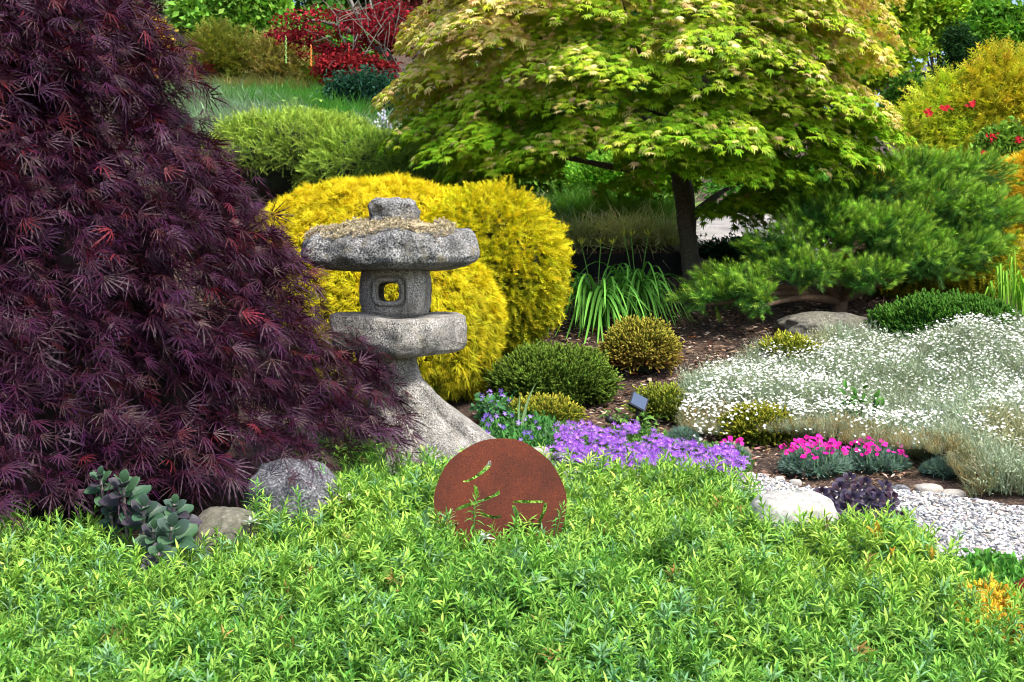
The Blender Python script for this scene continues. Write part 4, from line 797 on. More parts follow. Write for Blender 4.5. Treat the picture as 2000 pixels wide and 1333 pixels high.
# lichen branches
lb = thing('bare_tree', 'bare grey lichen-covered branching tree behind the red maple', 'tree', P(745, 160, 17.2))
bz = P(800, 280, 17.2)
for L_ in [[(800, 275), (775, 150), (735, 60), (720, -20)], [(785, 200), (820, 110), (790, 50), (775, -20)], [(790, 170), (850, 80), (880, 20), (905, -20)], [(760, 110), (700, 70), (640, 45), (600, 40)], [(745, 80), (700, 30), (680, -10)], [(810, 120), (860, 60), (850, 0)], [(840, 90), (800, 60), (760, 20)]]:
    V, T = tube([P(a, b, 17.2 + random.uniform(-.4, .3)) for a, b in L_], np.linspace(.05, .014, len(L_)), 6, 5, .4); mk('branch', V, T, M_palebark, lb, smooth=True)
tw = []
for _ in range(90):
    a = P(random.uniform(640, 900), random.uniform(-10, 130), 16.3); e = a + rnd(1, .28)[0] + [0, 0, .1]; tw.append(tube([a, (a + e) / 2 + rnd(1, .04)[0], e], [.007, .005, .002], 3, 3))
V, T = tubes(tw); stuff(mk('twigs', V, T, M_palebark, lb))
# garlands hanging in the red maple
for px, y0, y1, colr, lab in [(607, 88, 130, (.75, .22, .03), 'orange and yellow beaded garland hanging from the red maple'), (681, 85, 148, (.6, .03, .02), 'long red beaded garland hanging from the red maple'), (558, 70, 125, (.25, .45, .12), 'thin green garland hanging left of the orange one')]:
    g = thing('garland', lab, 'garland', P(px, y0, 16.2), 'garlands hanging in the red maple'); m_ = plain('garland', colr, .6, 0, .15); V, T = tube([P(px, y0, 16.2), P(px + 1, y1, 16.2)], [.004, .004], 5, 1); mk('string', V, T, m_, g)
    nbd = 12
    for i in range(nbd):
        V, Q = blob(P(px + (i % 2), y0 + (y1 - y0) * (i + .5) / nbd, 16.2), (.009 + (i > 8) * .005,) * 2 + (.016,), 10, 7, 0, 1); mk('bead', V, Q, m_, g, smooth=True)
# distant house
hm = thing('house', 'distant house corner with a grey roof glimpsed through a gap in the trees', 'house', P(1800, 170, 45)); c = P(1812, 160, 45)
def boxm(c, s): 
    V = np.array([(x, y, z) for x in (-1, 1) for y in (-1, 1) for z in (-1, 1)], float) * np.array(s) / 2 + c; return V, np.array([(0, 1, 3, 2), (4, 6, 7, 5), (0, 4, 5, 1), (2, 3, 7, 6), (0, 2, 6, 4), (1, 5, 7, 3)])
V, Q = boxm(c + [.5, 0, -2.6], (3.6, 3, 5)); mk('wall', V, Q, plain('pale_wall', (.6, .55, .5), .8, 0, .1, 3), hm)
V = np.array([(-1.6, -1.8, -.1), (2.6, -1.8, .5), (2.6, 1.8, .5), (-1.6, 1.8, -.1), (-1.6, -1.8, .12), (2.6, -1.8, .72), (2.6, 1.8, .72), (-1.6, 1.8, .12)], float) + c; mk('roof', V, np.array([(0, 3, 2, 1), (4, 5, 6, 7), (0, 1, 5, 4), (1, 2, 6, 5), (2, 3, 7, 6), (3, 0, 4, 7)]), plain('roof', (.15, .16, .19), .7, 0, .2, 5), hm)

# ------------------------------------------------------------------ grasses on the slope
def patch(name, label, cat, poly, ylim, n, protos, ca, cb, sc=(.8, 1.2), tilt=.15, mat=M_leaf, kind='stuff', h=.15, parent=None, lean=(0, 0, 0), extra=0):
    po = np.array(poly); d0, d1 = ylim; y = rng.uniform(d0, d1, n * 6); x = (rng.uniform(po[:, 0].min(), po[:, 0].max(), n * 6) - 1000) / F * y; z = terrain(x, y) + extra; p = np.column_stack([x, y, z]); q = p + [0, 0, h]
    p = p[inpoly(proj(q), poly)][:n]; N = len(p); V, Fc, C = scatter(protos, p, UP + rnd(N, tilt) + np.array(lean), rnd(N), rng.uniform(*sc, N), jit(ca, N), jit(cb, N)); o = mk(name, V, Fc, mat, parent, col=C)
    if parent is None: tag(o, label, cat, kind=kind)
    elif kind: o['kind'] = kind
    return o
gb = [P_blades(k, 14, .35, .010, .35, .6) for k in range(6)]
patch('blue_grass', 'soft blue-green grass on the slope below the tan grasses', 'grass', [(330, 185), (420, 185), (600, 215), (620, 260), (420, 300), (330, 280)], (12.5, 17.5), 2600, gb, (.14, .24, .13), (.36, .48, .34), (.8, 1.4))
patch('tan_grass', 'tan seeding grass in front of the feathery shrubs', 'grass', [(340, 172), (600, 180), (640, 195), (560, 200), (340, 192)], (16.5, 18.5), 1500, gb, (.12, .16, .04), (.34, .31, .13), (.7, 1.3))
patch('green_grass', 'green iris leaves and grass around the white iris', 'grass', [(430, 195), (700, 195), (730, 260), (640, 240), (560, 225), (450, 212)], (14, 16.8), 900, gb, (.05, .20, .03), (.18, .42, .10), (1., 1.5), .1)
patch('slope_grass', 'dark green grass beneath the maple behind the golden yew', 'grass', [(1000, 330), (1330, 340), (1330, 420), (1220, 430), (1050, 400), (980, 400)], (11.2, 14), 2200, gb, (.12, .34, .04), (.42, .70, .14), (.8, 1.4), .2)
# white iris
ir = thing('iris', 'white iris flower standing in the grass on the slope', 'flower', P(506, 215, 15.6)); V, T = tube([P(506, 225, 15.6), P(506, 195, 15.6)], [.006, .004], 5, 1); mk('stem', V, T, M_leaf, ir)
V, Fc, C = scatter([P_flower(6, 1., .7, .6)], P(506, 190, 15.6) + rnd(3, .01), np.array([[0, -.5, .8], [.3, -.8, .4], [-.4, -.8, .3]]), rnd(3), .06, (.8, .78, .85), (.85, .82, .88)); mk('bloom', V, Fc, M_petal, ir, col=C)
# fatsia-like plant
fp = thing('leafy_plant', 'bright green plant with large lobed leaves on the slope', 'plant', P(570, 240, 14.6)); bigl = [P_maple(300 + k, 7, 0, .22, .4, 2.0, .5) for k in range(3)]
m = 22; q = P(570, 222, 14.6) + rnd(m, 1) * [.22, .1, .10]; leafobjs(np.arange(m), q, rnd(m, .6) - UP * .3 + [0, -.3, 0], UP + rnd(m, .4) + [0, -.6, 0], rng.uniform(.08, .13, m), bigl, [((.22, .45, .08), (.35, .55, .12)), ((.3, .5, .15), (.45, .6, .2))], M_leaf, fp)
for i in range(5): V, T = tube([P(570, 245, 14.6), q[i]], [.006, .004], 5, 1); mk('stem', V, T, M_twig, fp)
# silver grass + white spires by the maple
sg2 = thing('silver_grass', 'silvery arching grass at the left edge of the green maple', 'grass', P(745, 270, 12.8)); N = 34; p = P(745, 272, 12.8) + rnd(N, .12) * [1.4, .6, .2]
V, Fc, C = scatter([P_blades(k, 12, .42, .008, .5, .8) for k in range(4)], p, UP + rnd(N, .3), rnd(N), rng.uniform(.7, 1.2, N), jit((.16, .26, .14), N), jit((.42, .52, .36), N)); stuff(mk('blades', V, Fc, M_leaf, sg2, col=C))
for px, py, lab_ in [(748, 228, 'tallest white flower spire in the silvery grass'), (762, 248, 'white flower spire in the middle of the silvery grass'), (776, 264, 'lowest white flower spire, nearest the stump'), (738, 250, 'short white flower spire left of the tallest one')]:
    sp = thing('white_spire', lab_, 'flower', P(px, py + 30, 12.4), 'white flower spires in the silvery grass'); V, T = tube([P(px, py + 34, 12.4), P(px, py - 10, 12.4)], [.003, .002], 4, 1); mk('stem', V, T, M_leaf, sp)
    m = 26; p = P(px, py, 12.4) + rnd(m, 1) * [.012, .012, .05]; V, Fc, C = scatter([pf], p, rnd(m) * [1, 1, .3], rnd(m), .014, (.75, .76, .85), (.8, .8, .88)); mk('blossoms', V, Fc, M_petal, sp, col=C)
V, T = tube([P(792, 300, 11.6), P(790, 262, 11.6)], [.045, .04], 10, 3, .2); tag(mk('stump', V, T, M_palebark, smooth=True), 'short pinkish grey stump beside the silvery grass', 'stump')

# ------------------------------------------------------------------ upper bed
wall = thing('retaining_edge', 'black retaining edge holding up the bed behind the daylilies', 'wall', (.6, 10.15, .46))
ns = 22; wx = np.linspace(-.6, 1.45, ns)
for i in range(4):
    a, b = wx[i * 5 + (i > 0) * 0], wx[min(ns - 1, i * 5 + 6 - (i == 3) * 0)] if i < 3 else 1.45
    a = -.6 + i * .5125; b = a + .5085; z0 = float(terrain((a + b) / 2, 10.05)); V, Q = boxm(((a + b) / 2, 10.15, z0 + .10), (b - a, .035, .24)); mk('board', V, Q, M_edge, wall)
hak = [P_blades(k + 30, 16, .32, .007, .6, 1.0) for k in range(4)]
for i, (px, py, d, lab) in enumerate([(1130, 462, 10.42, 'variegated grass tuft nearest the golden yew'), (1175, 450, 10.42, 'variegated grass tuft, second from the golden yew'), (1225, 452, 10.42, 'variegated grass tuft in the middle of the upper bed'), (1250, 440, 10.42, 'pale variegated grass tuft behind the dark lily clump'), (1290, 455, 10.42, 'yellowish grass tuft nearest the maple trunk')]):
    c = P(px, py, d); c[2] = terrain(c[0], c[1]); g = thing('grass_tuft', lab, 'grass', c, 'variegated grass tufts in the upper bed'); N = 44; p = c + rnd(N, .07) * [1.3, 1, 0]
    V, Fc, C = scatter(hak, p, UP + rnd(N, .3), rnd(N), rng.uniform(.8, 1.3, N), jit((.45, .52, .2), N), jit((.88, .88, .5), N)); stuff(mk('blades', V, Fc, M_leaf, g, col=C))
for i, (px, py, d, lab) in enumerate([(1160, 480, 10.4, 'dark green lily clump on the upper bed behind the daylily'), (1240, 478, 10.4, 'dark strappy clump on the upper bed left of the maple trunk'), (1310, 465, 10.7, 'bright green grassy clump beside the maple trunk')]):
    c = P(px, py, d); c[2] = terrain(c[0], c[1]); g = thing('lily_clump', lab, 'plant', c, 'clumps on the upper bed'); N = 10; p = c + rnd(N, .04) * [1.3, 1, 0]
    V, Fc, C = scatter([P_blades(k + 60, 10, .24, .011, .5, .5) for k in range(3)], p, UP + rnd(N, .3), rnd(N), rng.uniform(.8, 1.2, N), jit((.015, .05, .012), N), jit(((.03, .10, .02), (.03, .10, .02), (.14, .36, .04))[i], N)); stuff(mk('blades', V, Fc, M_leaf, g, col=C))
for (px, py, d, lab) in [(1025, 400, 10.6, 'blue-green strappy clump above the golden yew'), (1090, 430, 10.7, 'blue-green strappy clump right of the golden yew top')]:
    c = P(px, py, d); g = thing('lily_clump', lab, 'plant', c, 'clumps on the upper bed'); N = 12; p = c + rnd(N, .07) * [1.5, 1, 0] - UP * .2
    V, Fc, C = scatter([P_blades(k + 60, 10, .42, .013, .4, .8) for k in range(3)], p, UP + rnd(N, .25), rnd(N), rng.uniform(.8, 1.2, N), jit((.06, .2, .06), N), jit((.24, .5, .24), N)); stuff(mk('blades', V, Fc, M_leaf, g, col=C))
tree('ground_shrub', 'dark low ground shrub between the maple trunk and the far path', 'shrub', 1450, 492, 10.9, 85, 24, 900, (.01, .04, .02), (.03, .09, .05), (.035, .018), None, False, 14, .4)

# daylilies: every arching leaf its own part
def strap(b, a, L, h, out, w, n=9, tw=0):
    t = np.linspace(0, 1, n); R = np.array([math.cos(a), math.sin(a), 0]); side = np.array([-math.sin(a), math.cos(a), 0])
    pts = b + R * (out * (t ** 1.15))[:, None] + UP * (h * (1.9 * t - 2.2 * t ** 2.2 * random.uniform(.75, 1.15)))[:, None] + side * (tw * t * t)[:, None]
    wd = w * np.minimum(1, .55 + t * 1.5) * (1 - t ** 3.5); V = np.stack([pts - side * wd[:, None] / 2 + UP * (wd * .3)[:, None], pts, pts + side * wd[:, None] / 2 + UP * (wd * .3)[:, None]], 1).reshape(-1, 3); Fc = []
    for i in range(n - 1):
        for j in (0, 1): a0 = i * 3 + j; Fc += [(a0, a0 + 1, a0 + 4), (a0, a0 + 4, a0 + 3)]
    return V, np.array(Fc), np.repeat(t, 3)
for (px, py, d, nl, lab) in [(1165, 628, 9.0, 75, 'arching daylily clump touching the golden yew'), (1245, 612, 9.25, 75, 'arching daylily clump between the yew and the maple trunk')]:
    c = P(px, py, d); c[2] = terrain(c[0], c[1]); g = thing('daylily', lab, 'plant', c, 'daylily clumps')
    for i in range(nl):
        a = random.uniform(-2.9, -.25) if random.random() < .72 else random.uniform(0, 6.28); V, Fc, t = strap(c + np.array([random.uniform(-.09, .09), random.uniform(-.06, .06), 0]), a, 1, random.uniform(.36, .74), random.uniform(.18, .55), random.uniform(.018, .030), 10, random.uniform(-.1, .1))
        V[:, 2] = np.maximum(V[:, 2], terrain(V[:, 0], V[:, 1]) + .01); g_ = random.uniform(.75, 1.25); C = np.array([.06, .24, .03]) * (1 - t)[:, None] * g_ + np.array([.22, .55, .08]) * t[:, None] * g_; mk('leaf', V, Fc, M_succ if False else M_leaf, g, col=C, smooth=True)
    for i in range(3):
        x = random.uniform(-.15, .15); V, T = tube([c, c + [x * .5, -.02, .35], c + [x, -.05, .6]], [.005, .004, .003], 5, 3); C = np.tile([.12, .3, .05], (len(V), 1)); st = mk('stem', V, T, M_leaf, g, col=C)
        V, Fc, C = scatter([P_flower(4, 1., .4, 1.6)], c + np.array([[x, -.05, .6]]), UP[None], rnd(1), .03, (.4, .45, .05), (.5, .5, .06)); mk('bud', V, Fc, M_petal, st, col=C)
# bright upright grass at right edge
c = P(1985, 590, 8.7); c[2] = terrain(c[0], c[1]); g = thing('tall_grass', 'tall bright green upright grass clump at the right edge', 'grass', c)
for i in range(70):
    a = random.uniform(0, 6.28); V, Fc, t = strap(c + np.array([random.uniform(-.13, .16), random.uniform(-.1, .1), 0]), a, 1, random.uniform(.55, .9), random.uniform(.05, .32), random.uniform(.010, .018), 8, random.uniform(-.05, .05)); V[:, 2] = c[2] + (V[:, 2] - c[2]) * 1.15; g_ = random.uniform(.8, 1.2); C = np.array([.10, .3, .02]) * (1 - t)[:, None] * g_ + np.array([.30, .55, .05]) * t[:, None] * g_; mk('leaf', V, Fc, M_leaf, g, col=C, smooth=True)
# grey-green blades + plants near the bellflowers
ib = thing('iris_leaves', 'few long grey-green iris leaves standing behind the rusty disc', 'plant', P(1020, 850, 6.5))
for (x0, y0, x1, y1, x2, y2, w) in [(1018, 850, 1022, 790, 1050, 742, .02), (1014, 850, 1013, 800, 1016, 765, .014), (1030, 850, 1050, 812, 1064, 822, .013)]:
    a, b, e = P(x0, y0, 6.5), P(x1, y1, 6.5), P(x2, y2, 6.5); t = np.linspace(0, 1, 9)[:, None]; pts = a * (1 - t) ** 2 + 2 * b * t * (1 - t) + e * t * t; wd = w * (1 - t ** 3) ; sv = np.array([.9, .3, .3]); V = np.stack([pts - sv * wd / 2, pts + [0, .004, 0], pts + sv * wd / 2], 1).reshape(-1, 3); Fc = []
    for i in range(8):
        for j in (0, 1): a0 = i * 3 + j; Fc += [(a0, a0 + 1, a0 + 4), (a0, a0 + 4, a0 + 3)]
    mk('leaf', V, np.array(Fc), M_leaf, ib, col=np.tile([.2, .32, .14], (len(V), 1)), smooth=True)
def leafy(px, py, d, w, h, n, L, Wd, ca, cb, name, lab, cat='plant', group=None):
    c = P(px, py, d); c[2] = terrain(c[0], c[1]); g = thing(name, lab, cat, c, group); st = []
    ns = 9
    for i in range(ns):
        a = random.uniform(0, 6.28); e = c + np.array([math.cos(a) * w * .8, math.sin(a) * w * .5, h * random.uniform(.7, 1)]); V, T = tube([c, (c + e) / 2 + [0, 0, h * .1], e], [.004, .003, .002], 4, 3); mk('stem', V, T, M_twig, g); m = n // ns; f = np.linspace(.25, 1, m)[:, None]; p = c + (e - c) * f + rnd(m, .01); st.append((p, nz(e - c) * .5 + rnd(m, .7)))
    p = np.concatenate([s[0] for s in st]); dd = np.concatenate([s[1] for s in st]); m = len(p); leafobjs(np.arange(m), p, dd, UP + [0, -.4, 0] + rnd(m, .4), rng.uniform(.8, 1.2, m) * L, [lance(1, Wd / L, .2, .2), lance(1, Wd / L * 1.2, .4, .15)], [(ca, cb), (np.array(ca) * .7, np.array(cb) * .8)], M_leaf, g); return g
leafy(1685, 850, 6.6, .12, .26, 110, .055, .022, (.04, .14, .02), (.10, .26, .04), 'green_plant', 'dark green leafy plant growing up through the white flowers')
leafy(965, 840, 6.7, .12, .2, 110, .04, .026, (.03, .12, .04), (.08, .22, .08), 'columbine', 'blue-green leafy plant with violet bells between the cypress and the rusty disc')
leafy(1240, 835, 6.7, .2, .12, 90, .04, .014, (.08, .2, .03), (.2, .38, .08), 'green_plant', 'small mid-green plant at the foot of the solar lamp')
leafy(1330, 760, 7.3, .1, .14, 54, .03, .01, (.16, .24, .12), (.3, .4, .24), 'silver_plant', 'wispy silvery green plant on the mulch between heather and white flowers')

# ------------------------------------------------------------------ solar lamp and spotlight
sol = thing('solar_lamp', 'small black solar panel tilted on a post beside the bellflowers', 'solar light', P(1243, 845, 6.75)); c = P(1247, 786, 6.75)
def rotbox(c, s, R): V, Q = boxm((0, 0, 0), s); return V @ R.T + c, Q
RT = np.array(Matrix.Rotation(math.radians(32), 3, 'X') @ Matrix.Rotation(math.radians(0), 3, 'Z')); RT = np.array(Matrix.Rotation(math.radians(28), 3, 'Y') @ Matrix.Rotation(math.radians(32), 3, 'X'))
V, Q = rotbox(c, (.10, .13, .014), RT); mk('panel_housing', V, Q, M_black, sol); V, Q = rotbox(c + RT @ np.array([0, 0, .0085]), (.084, .112, .003), RT); pv = mk('solar_cell', V, Q, plain('solar_cell', (.06, .085, .14), .25, .0, .15, 200), sol)
V, T = tube([P(1243, 850, 6.75), P(1245, 792, 6.77)], [.008, .008], 10, 1); mk('post', V, T, M_black, sol, smooth=True)
V, T = tube([P(1246, 800, 6.77), c], [.012, .014], 10, 1); mk('bracket', V, T, M_black, sol, smooth=True)
sp = thing('spotlight', 'small black cylindrical garden spotlight lying among the bellflowers', 'spotlight', P(1200, 835, 6.7)); V, T = tube([P(1190, 820, 6.65), P(1206, 829, 6.75)], [.017, .015], 14, 1); mk('head', V, T, M_black, sp, smooth=True); V, T = tube([P(1188, 819, 6.64), P(1190, 820, 6.65)], [.02, .02], 14, 1); mk('rim', V, T, M_black, sp, smooth=True); V, T = tube([P(1204, 829, 6.73), P(1204, 850, 6.73)], [.006, .006], 8, 1); mk('spike', V, T, M_black, sp)

# ------------------------------------------------------------------ flowers
def flowerobjs(parent, pos, dirs, size, proto, cols, mat, name='flower', limit=300):
    idx = np.argsort(pos[:, 1])[:limit]; m = np.ones(len(pos), bool); m[idx] = False; nn = rnd(len(pos))
    leafobjs(idx, pos, dirs, nn, size, proto, cols, mat, parent, name)
    if m.any():
        ca = np.array([c[0] for c in cols]); cb = np.array([c[1] for c in cols]); k = rng.integers(0, len(cols), m.sum()); V, Fc, C = scatter(proto, pos[m], dirs[m], nn[m], size[m], ca[k], cb[k]); stuff(mk('flowers', V, Fc, mat, parent, col=C))
def ptsin(poly, ylim, n, h, zadd=0):
    po = np.array(poly); y = rng.uniform(*ylim, n * 8); x = (rng.uniform(po[:, 0].min(), po[:, 0].max(), n * 8) - 1000) / F * y; p = np.column_stack([x, y, terrain(x, y) + h]); return p[inpoly(proj(p), poly)][:n]
# bellflower carpet
BP = [(1040, 818), (1100, 828), (1180, 838), (1215, 835), (1240, 828), (1265, 830), (1310, 862), (1380, 872), (1420, 866), (1450, 892), (1468, 905), (1440, 925), (1100, 905), (1060, 875), (1030, 850)]
bf = thing('bellflower', 'carpet of violet star-shaped bellflowers behind the green ground cover', 'flowers', P(1250, 880, 6.3))
p = ptsin(BP, (5.4, 7.0), 2600, .05); N = len(p); V, Fc, C = scatter([P_cluster(k, 7, .03, .026, .018) for k in range(4)], p - [0, 0, .02], UP + rnd(N, .5), UP + rnd(N, .5), rng.uniform(.8, 1.3, N), jit((.05, .14, .03), N), jit((.13, .28, .06), N)); stuff(mk('foliage', V, Fc, M_leaf, bf, col=C))
p = ptsin(BP, (5.4, 7.0), 2100, .085); N = len(p); p[:, 2] += .03 * fbm(p * 9) + rng.normal(0, .010, N); q = proj(p); dens = fbm(np.column_stack([q / 45, np.zeros(N)])) ; p = p[(dens > -.45) & ((q[:, 0] > 1090) | (rng.random(N) < .4))]; N = len(p)
flowerobjs(bf, p, np.array([0, -.55, .9]) + rnd(N, .4), rng.uniform(.011, .016, N), [P_flower(5, 1., .42, .25, 0, k) for k in range(3)], [((.50, .26, .72), (.24, .03, .52)), ((.62, .42, .82), (.36, .09, .64)), ((.36, .17, .58), (.19, .03, .42))], M_petal)
p = ptsin([(935, 770), (975, 740), (1005, 790), (1050, 820), (1060, 870), (1010, 865), (940, 850)], (6.0, 7.2), 40, .14); N = len(p)
cb_ = thing('violet_bells', 'scattered violet flowers over the blue-green plant by the cypress', 'flowers', P(990, 830, 6.6)); flowerobjs(cb_, p, np.array([0, -.8, .6]) + rnd(N, .4), rng.uniform(.012, .018, N), [P_flower(5, 1., .5, .3, 0, k) for k in range(2)], [((.6, .5, .85), (.30, .12, .70)), ((.3, .2, .6), (.12, .06, .42))], M_petal)
p = ptsin([(935, 770), (975, 760), (1005, 800), (1080, 830), (1070, 880), (1010, 875), (940, 850)], (6.0, 7.2), 700, .08); N = len(p); V, Fc, C = scatter([P_cluster(k, 7, .03, .03, .018) for k in range(4)], p, UP + rnd(N, .5), UP + rnd(N, .5), rng.uniform(.8, 1.3, N), jit((.03, .12, .03), N), jit((.09, .26, .06), N)); stuff(mk('foliage', V, Fc, M_leaf, cb_, col=C))
# magenta pinks: blue-grey cushion + magenta flowers
def pinks(px, py, d, r, nf, lab, name='pinks', ftop=None, cat='flowers'):
    c = P(px, py, d); c[2] = terrain(c[0], c[1]); g = thing(name, lab, cat, c, 'blue-grey leaved pinks along the path'); N = int(1500 * r[0] / .15)
    p_, nn, b, s = shell(c, r, N, 0, None, .1, 3, px, .1); N = len(p_); V, Fc, C = scatter([P_blades(k, 5, .045, .0035, .4, .3, 3) for k in range(4)], p_, nn + UP * .5 + rnd(N, .3), rnd(N), rng.uniform(.7, 1.2, N), jit((.08, .16, .11), N), jit((.22, .34, .27), N)); stuff(mk('foliage', V, Fc, M_leaf, g, col=C))
    V, Q = blob(c, np.array(r) * .85, 24, 12, .1, 3); mk('inner_body', V, Q, plain('inner_body_grey', (.02, .04, .025), 1, 0, .3), g, smooth=True)  # solid dark blob fills the cushion under the blades
    if nf:
        a = rng.uniform(0, 6.28, nf); rr = np.sqrt(rng.random(nf)); p = c + np.stack([np.cos(a) * rr * r[0] * 1.0, np.sin(a) * rr * r[1] * 1.2, r[2] * (1.15 - .55 * rr ** 2) + .01 + rng.uniform(0, .05, nf)], -1); dd = np.array([0, -.6, .8]) + rnd(nf, .3)
        stv = [tube([q - [0, 0, .05] + rnd(1, .005)[0], q], [.0014, .0012], 3, 1) for q in p]; V, T = tubes(stv); stuff(mk('stems', V, T, M_leaf, g, col=np.tile([.15, .3, .14], (len(V), 1)))); flowerobjs(g, p, dd, rng.uniform(.0095, .0145, nf), [P_flower(5, 1., .9, .12, .15, k) for k in range(3)], [((.55, .01, .22), (.78, .02, .40)), ((.5, .01, .2), (.70, .02, .33)), ((.62, .03, .3), (.85, .05, .48))], M_petal)
    return g
pinks(1592, 920, 5.95, (.16, .13, .10), 95, 'cushion of pinks crowded with magenta flowers behind the dark sedum')
pinks(1708, 918, 6.0, (.15, .12, .075), 55, 'flatter cushion of pinks with magenta flowers between the fuller cushion and the path')
pinks(1425, 890, 6.15, (.085, .07, .06), 26, 'small pinks with magenta flowers at the end of the violet carpet')
pinks(1333, 855, 6.55, (.07, .06, .055), 0, 'small flowerless blue-grey tuft behind the violet carpet', 'grey_tuft', cat='plant')
pinks(1852, 935, 5.9, (.11, .08, .05), 0, 'low flowerless blue-green tuft above the edging stones', 'grey_tuft', cat='plant')
# snow-in-summer
CP = [(1322, 800), (1350, 770), (1400, 735), (1480, 700), (1560, 682), (1640, 668), (1700, 652), (1830, 668), (1880, 645), (1920, 640), (2060, 655), (2060, 990), (1960, 975), (1915, 950), (1880, 920), (1800, 895), (1740, 880), (1640, 868), (1540, 850), (1440, 835), (1360, 840)]
def edged(p): q = proj(p); return np.clip((np.interp(q[:, 0], [1322, 1360, 1440, 1540, 1640, 1740, 1800, 1880, 1960, 2060], [820, 840, 835, 850, 868, 880, 895, 920, 975, 990]) - q[:, 1]) / 45, .0, 1)
def hump(p): return .04 + .12 * fbm(np.column_stack([p[:, :2] * 2.4, 0 * p[:, 0]])) + .07 * np.exp(-((p[:, 0] - 3.0) ** 2 + (p[:, 1] - 7.9) ** 2) / .12)
cs = thing('snow_in_summer', 'broad drift of silvery foliage covered in small white flowers', 'flowers', P(1700, 850, 7))
def cmz(p): return .08 + .06 * fbm(p * [1.6, 1.6, 0]) 
p = ptsin(CP, (5.5, 8.9), 9500, .09); N = len(p); q = p.copy(); q[:, 2] += .0; t_y = sm(6.0, 7.2, p[:, 1]); 
dry = fbm(p * [2.5, 2.5, 0]) > .05 + .5 * t_y; CB = np.where(dry[:, None], jit((.50, .48, .28), N, .15, .05), jit((.43, .50, .37), N, .15, .05)); brn = (proj(p)[:, 1] - np.interp(proj(p)[:, 0], [1440, 1540, 1640, 1800, 1960], [835, 850, 868, 895, 975])) > -32; 
CB[brn & (rng.random(N) < .5)] = (.45, .26, .07)
tuf = []
for k in range(5):
    pb = P_blades(k, 9, .17, .0034, .35, .25, 3); r = np.random.default_rng(k); lv = [pb]
    for _ in range(16): y = r.uniform(.02, .15); lv.append(xf(simple_leaf(.018, .006, .002, .1), r.normal(0, 1, 3) + [0, .6, 0], r.normal(0, 1, 3), (r.normal(0, .02), y, r.normal(0, .02)), 1, r.uniform(.3, 1)))
    tuf.append(merge(lv))
V, Fc, C = scatter(tuf, p + UP * (hump(p) - .09)[:, None], UP + rnd(N, .3), rnd(N), rng.uniform(.7, 1.3, N) * (.4 + .6 * edged(p)), jit((.18, .23, .13), N), CB); stuff(mk('foliage', V, Fc, M_leaf, cs, col=C))
p = ptsin(CP, (5.7, 8.8), 10500, .17); N = len(p); q = proj(p); p[:, 2] += rng.normal(.012, .022, N) + hump(p) - .08 * (1 - edged(p)); dn = fbm(np.column_stack([q / 60, np.zeros(N)])) + np.interp(q[:, 1], [650, 780, 860, 900, 960], [.7, .25, -.2, -.7, -1]) + np.interp(q[:, 0], [1330, 1500, 1700, 2000], [.25, .1, -.05, .0]); p = p[dn > rng.uniform(-.5, .6, N)]; N = len(p)
flowerobjs(cs, p, np.array([0, -.3, 1]) + rnd(N, .35), rng.uniform(.006, .0102, N), [P_flower(5, 1., .8, .25, .15, k) for k in range(3)], [((.7, .75, .6), (.82, .82, .80)), ((.75, .75, .65), (.85, .85, .84))], M_petal)
# young iris blades in the drift
c = P(1620, 860, 6.4); g = thing('iris_leaves', 'few upright green iris leaves above the magenta pinks', 'plant', c)
for i in range(6):
    V, Fc, t = strap(c + np.array([random.uniform(-.03, .03), 0, 0]), random.choice([0, 3.1]), 1, .2, random.uniform(.01, .05), .010, 6); mk('leaf', V, Fc, M_leaf, g, col=np.tile([.2, .42, .05], (len(V), 1)))

# ------------------------------------------------------------------ sedums (every leaf a part)
def P_spoon(L=1., Wd=.75, cup=.25, n=9):
    t = np.linspace(0, 1, n); w = Wd * .5 * np.clip(np.sin(np.pi * t ** 1.15) ** .62, .0, 1); w[0] = .07; w[-1] = .02; V = []
    for ti, wi in zip(t, w):
        for s in np.linspace(-1, 1, 5): V.append((s * wi, ti * L, cup * (s * wi) ** 2 / Wd * 2.2 - .12 * ti * ti * L + .03 * (1 - s * s)))
    V = np.array(V); m = len(V); V2 = V - [0, 0, .035]; Fc = []
    for i in range(n - 1):
        for j in range(4): a = i * 5 + j; Fc += [(a, a + 1, a + 6, a + 5), (m + a, m + a + 5, m + a + 6, m + a + 1)]
        Fc += [(i * 5, i * 5 + 5, m + i * 5 + 5, m + i * 5), (i * 5 + 4, m + i * 5 + 4, m + i * 5 + 9, i * 5 + 9)]
    return np.vstack([V, V2]), tri(Fc), np.tile(np.repeat(t, 5), 2)
spo = [P_spoon(1, .72, .25), P_spoon(1, .82, .12), P_spoon(1, .65, .35)]
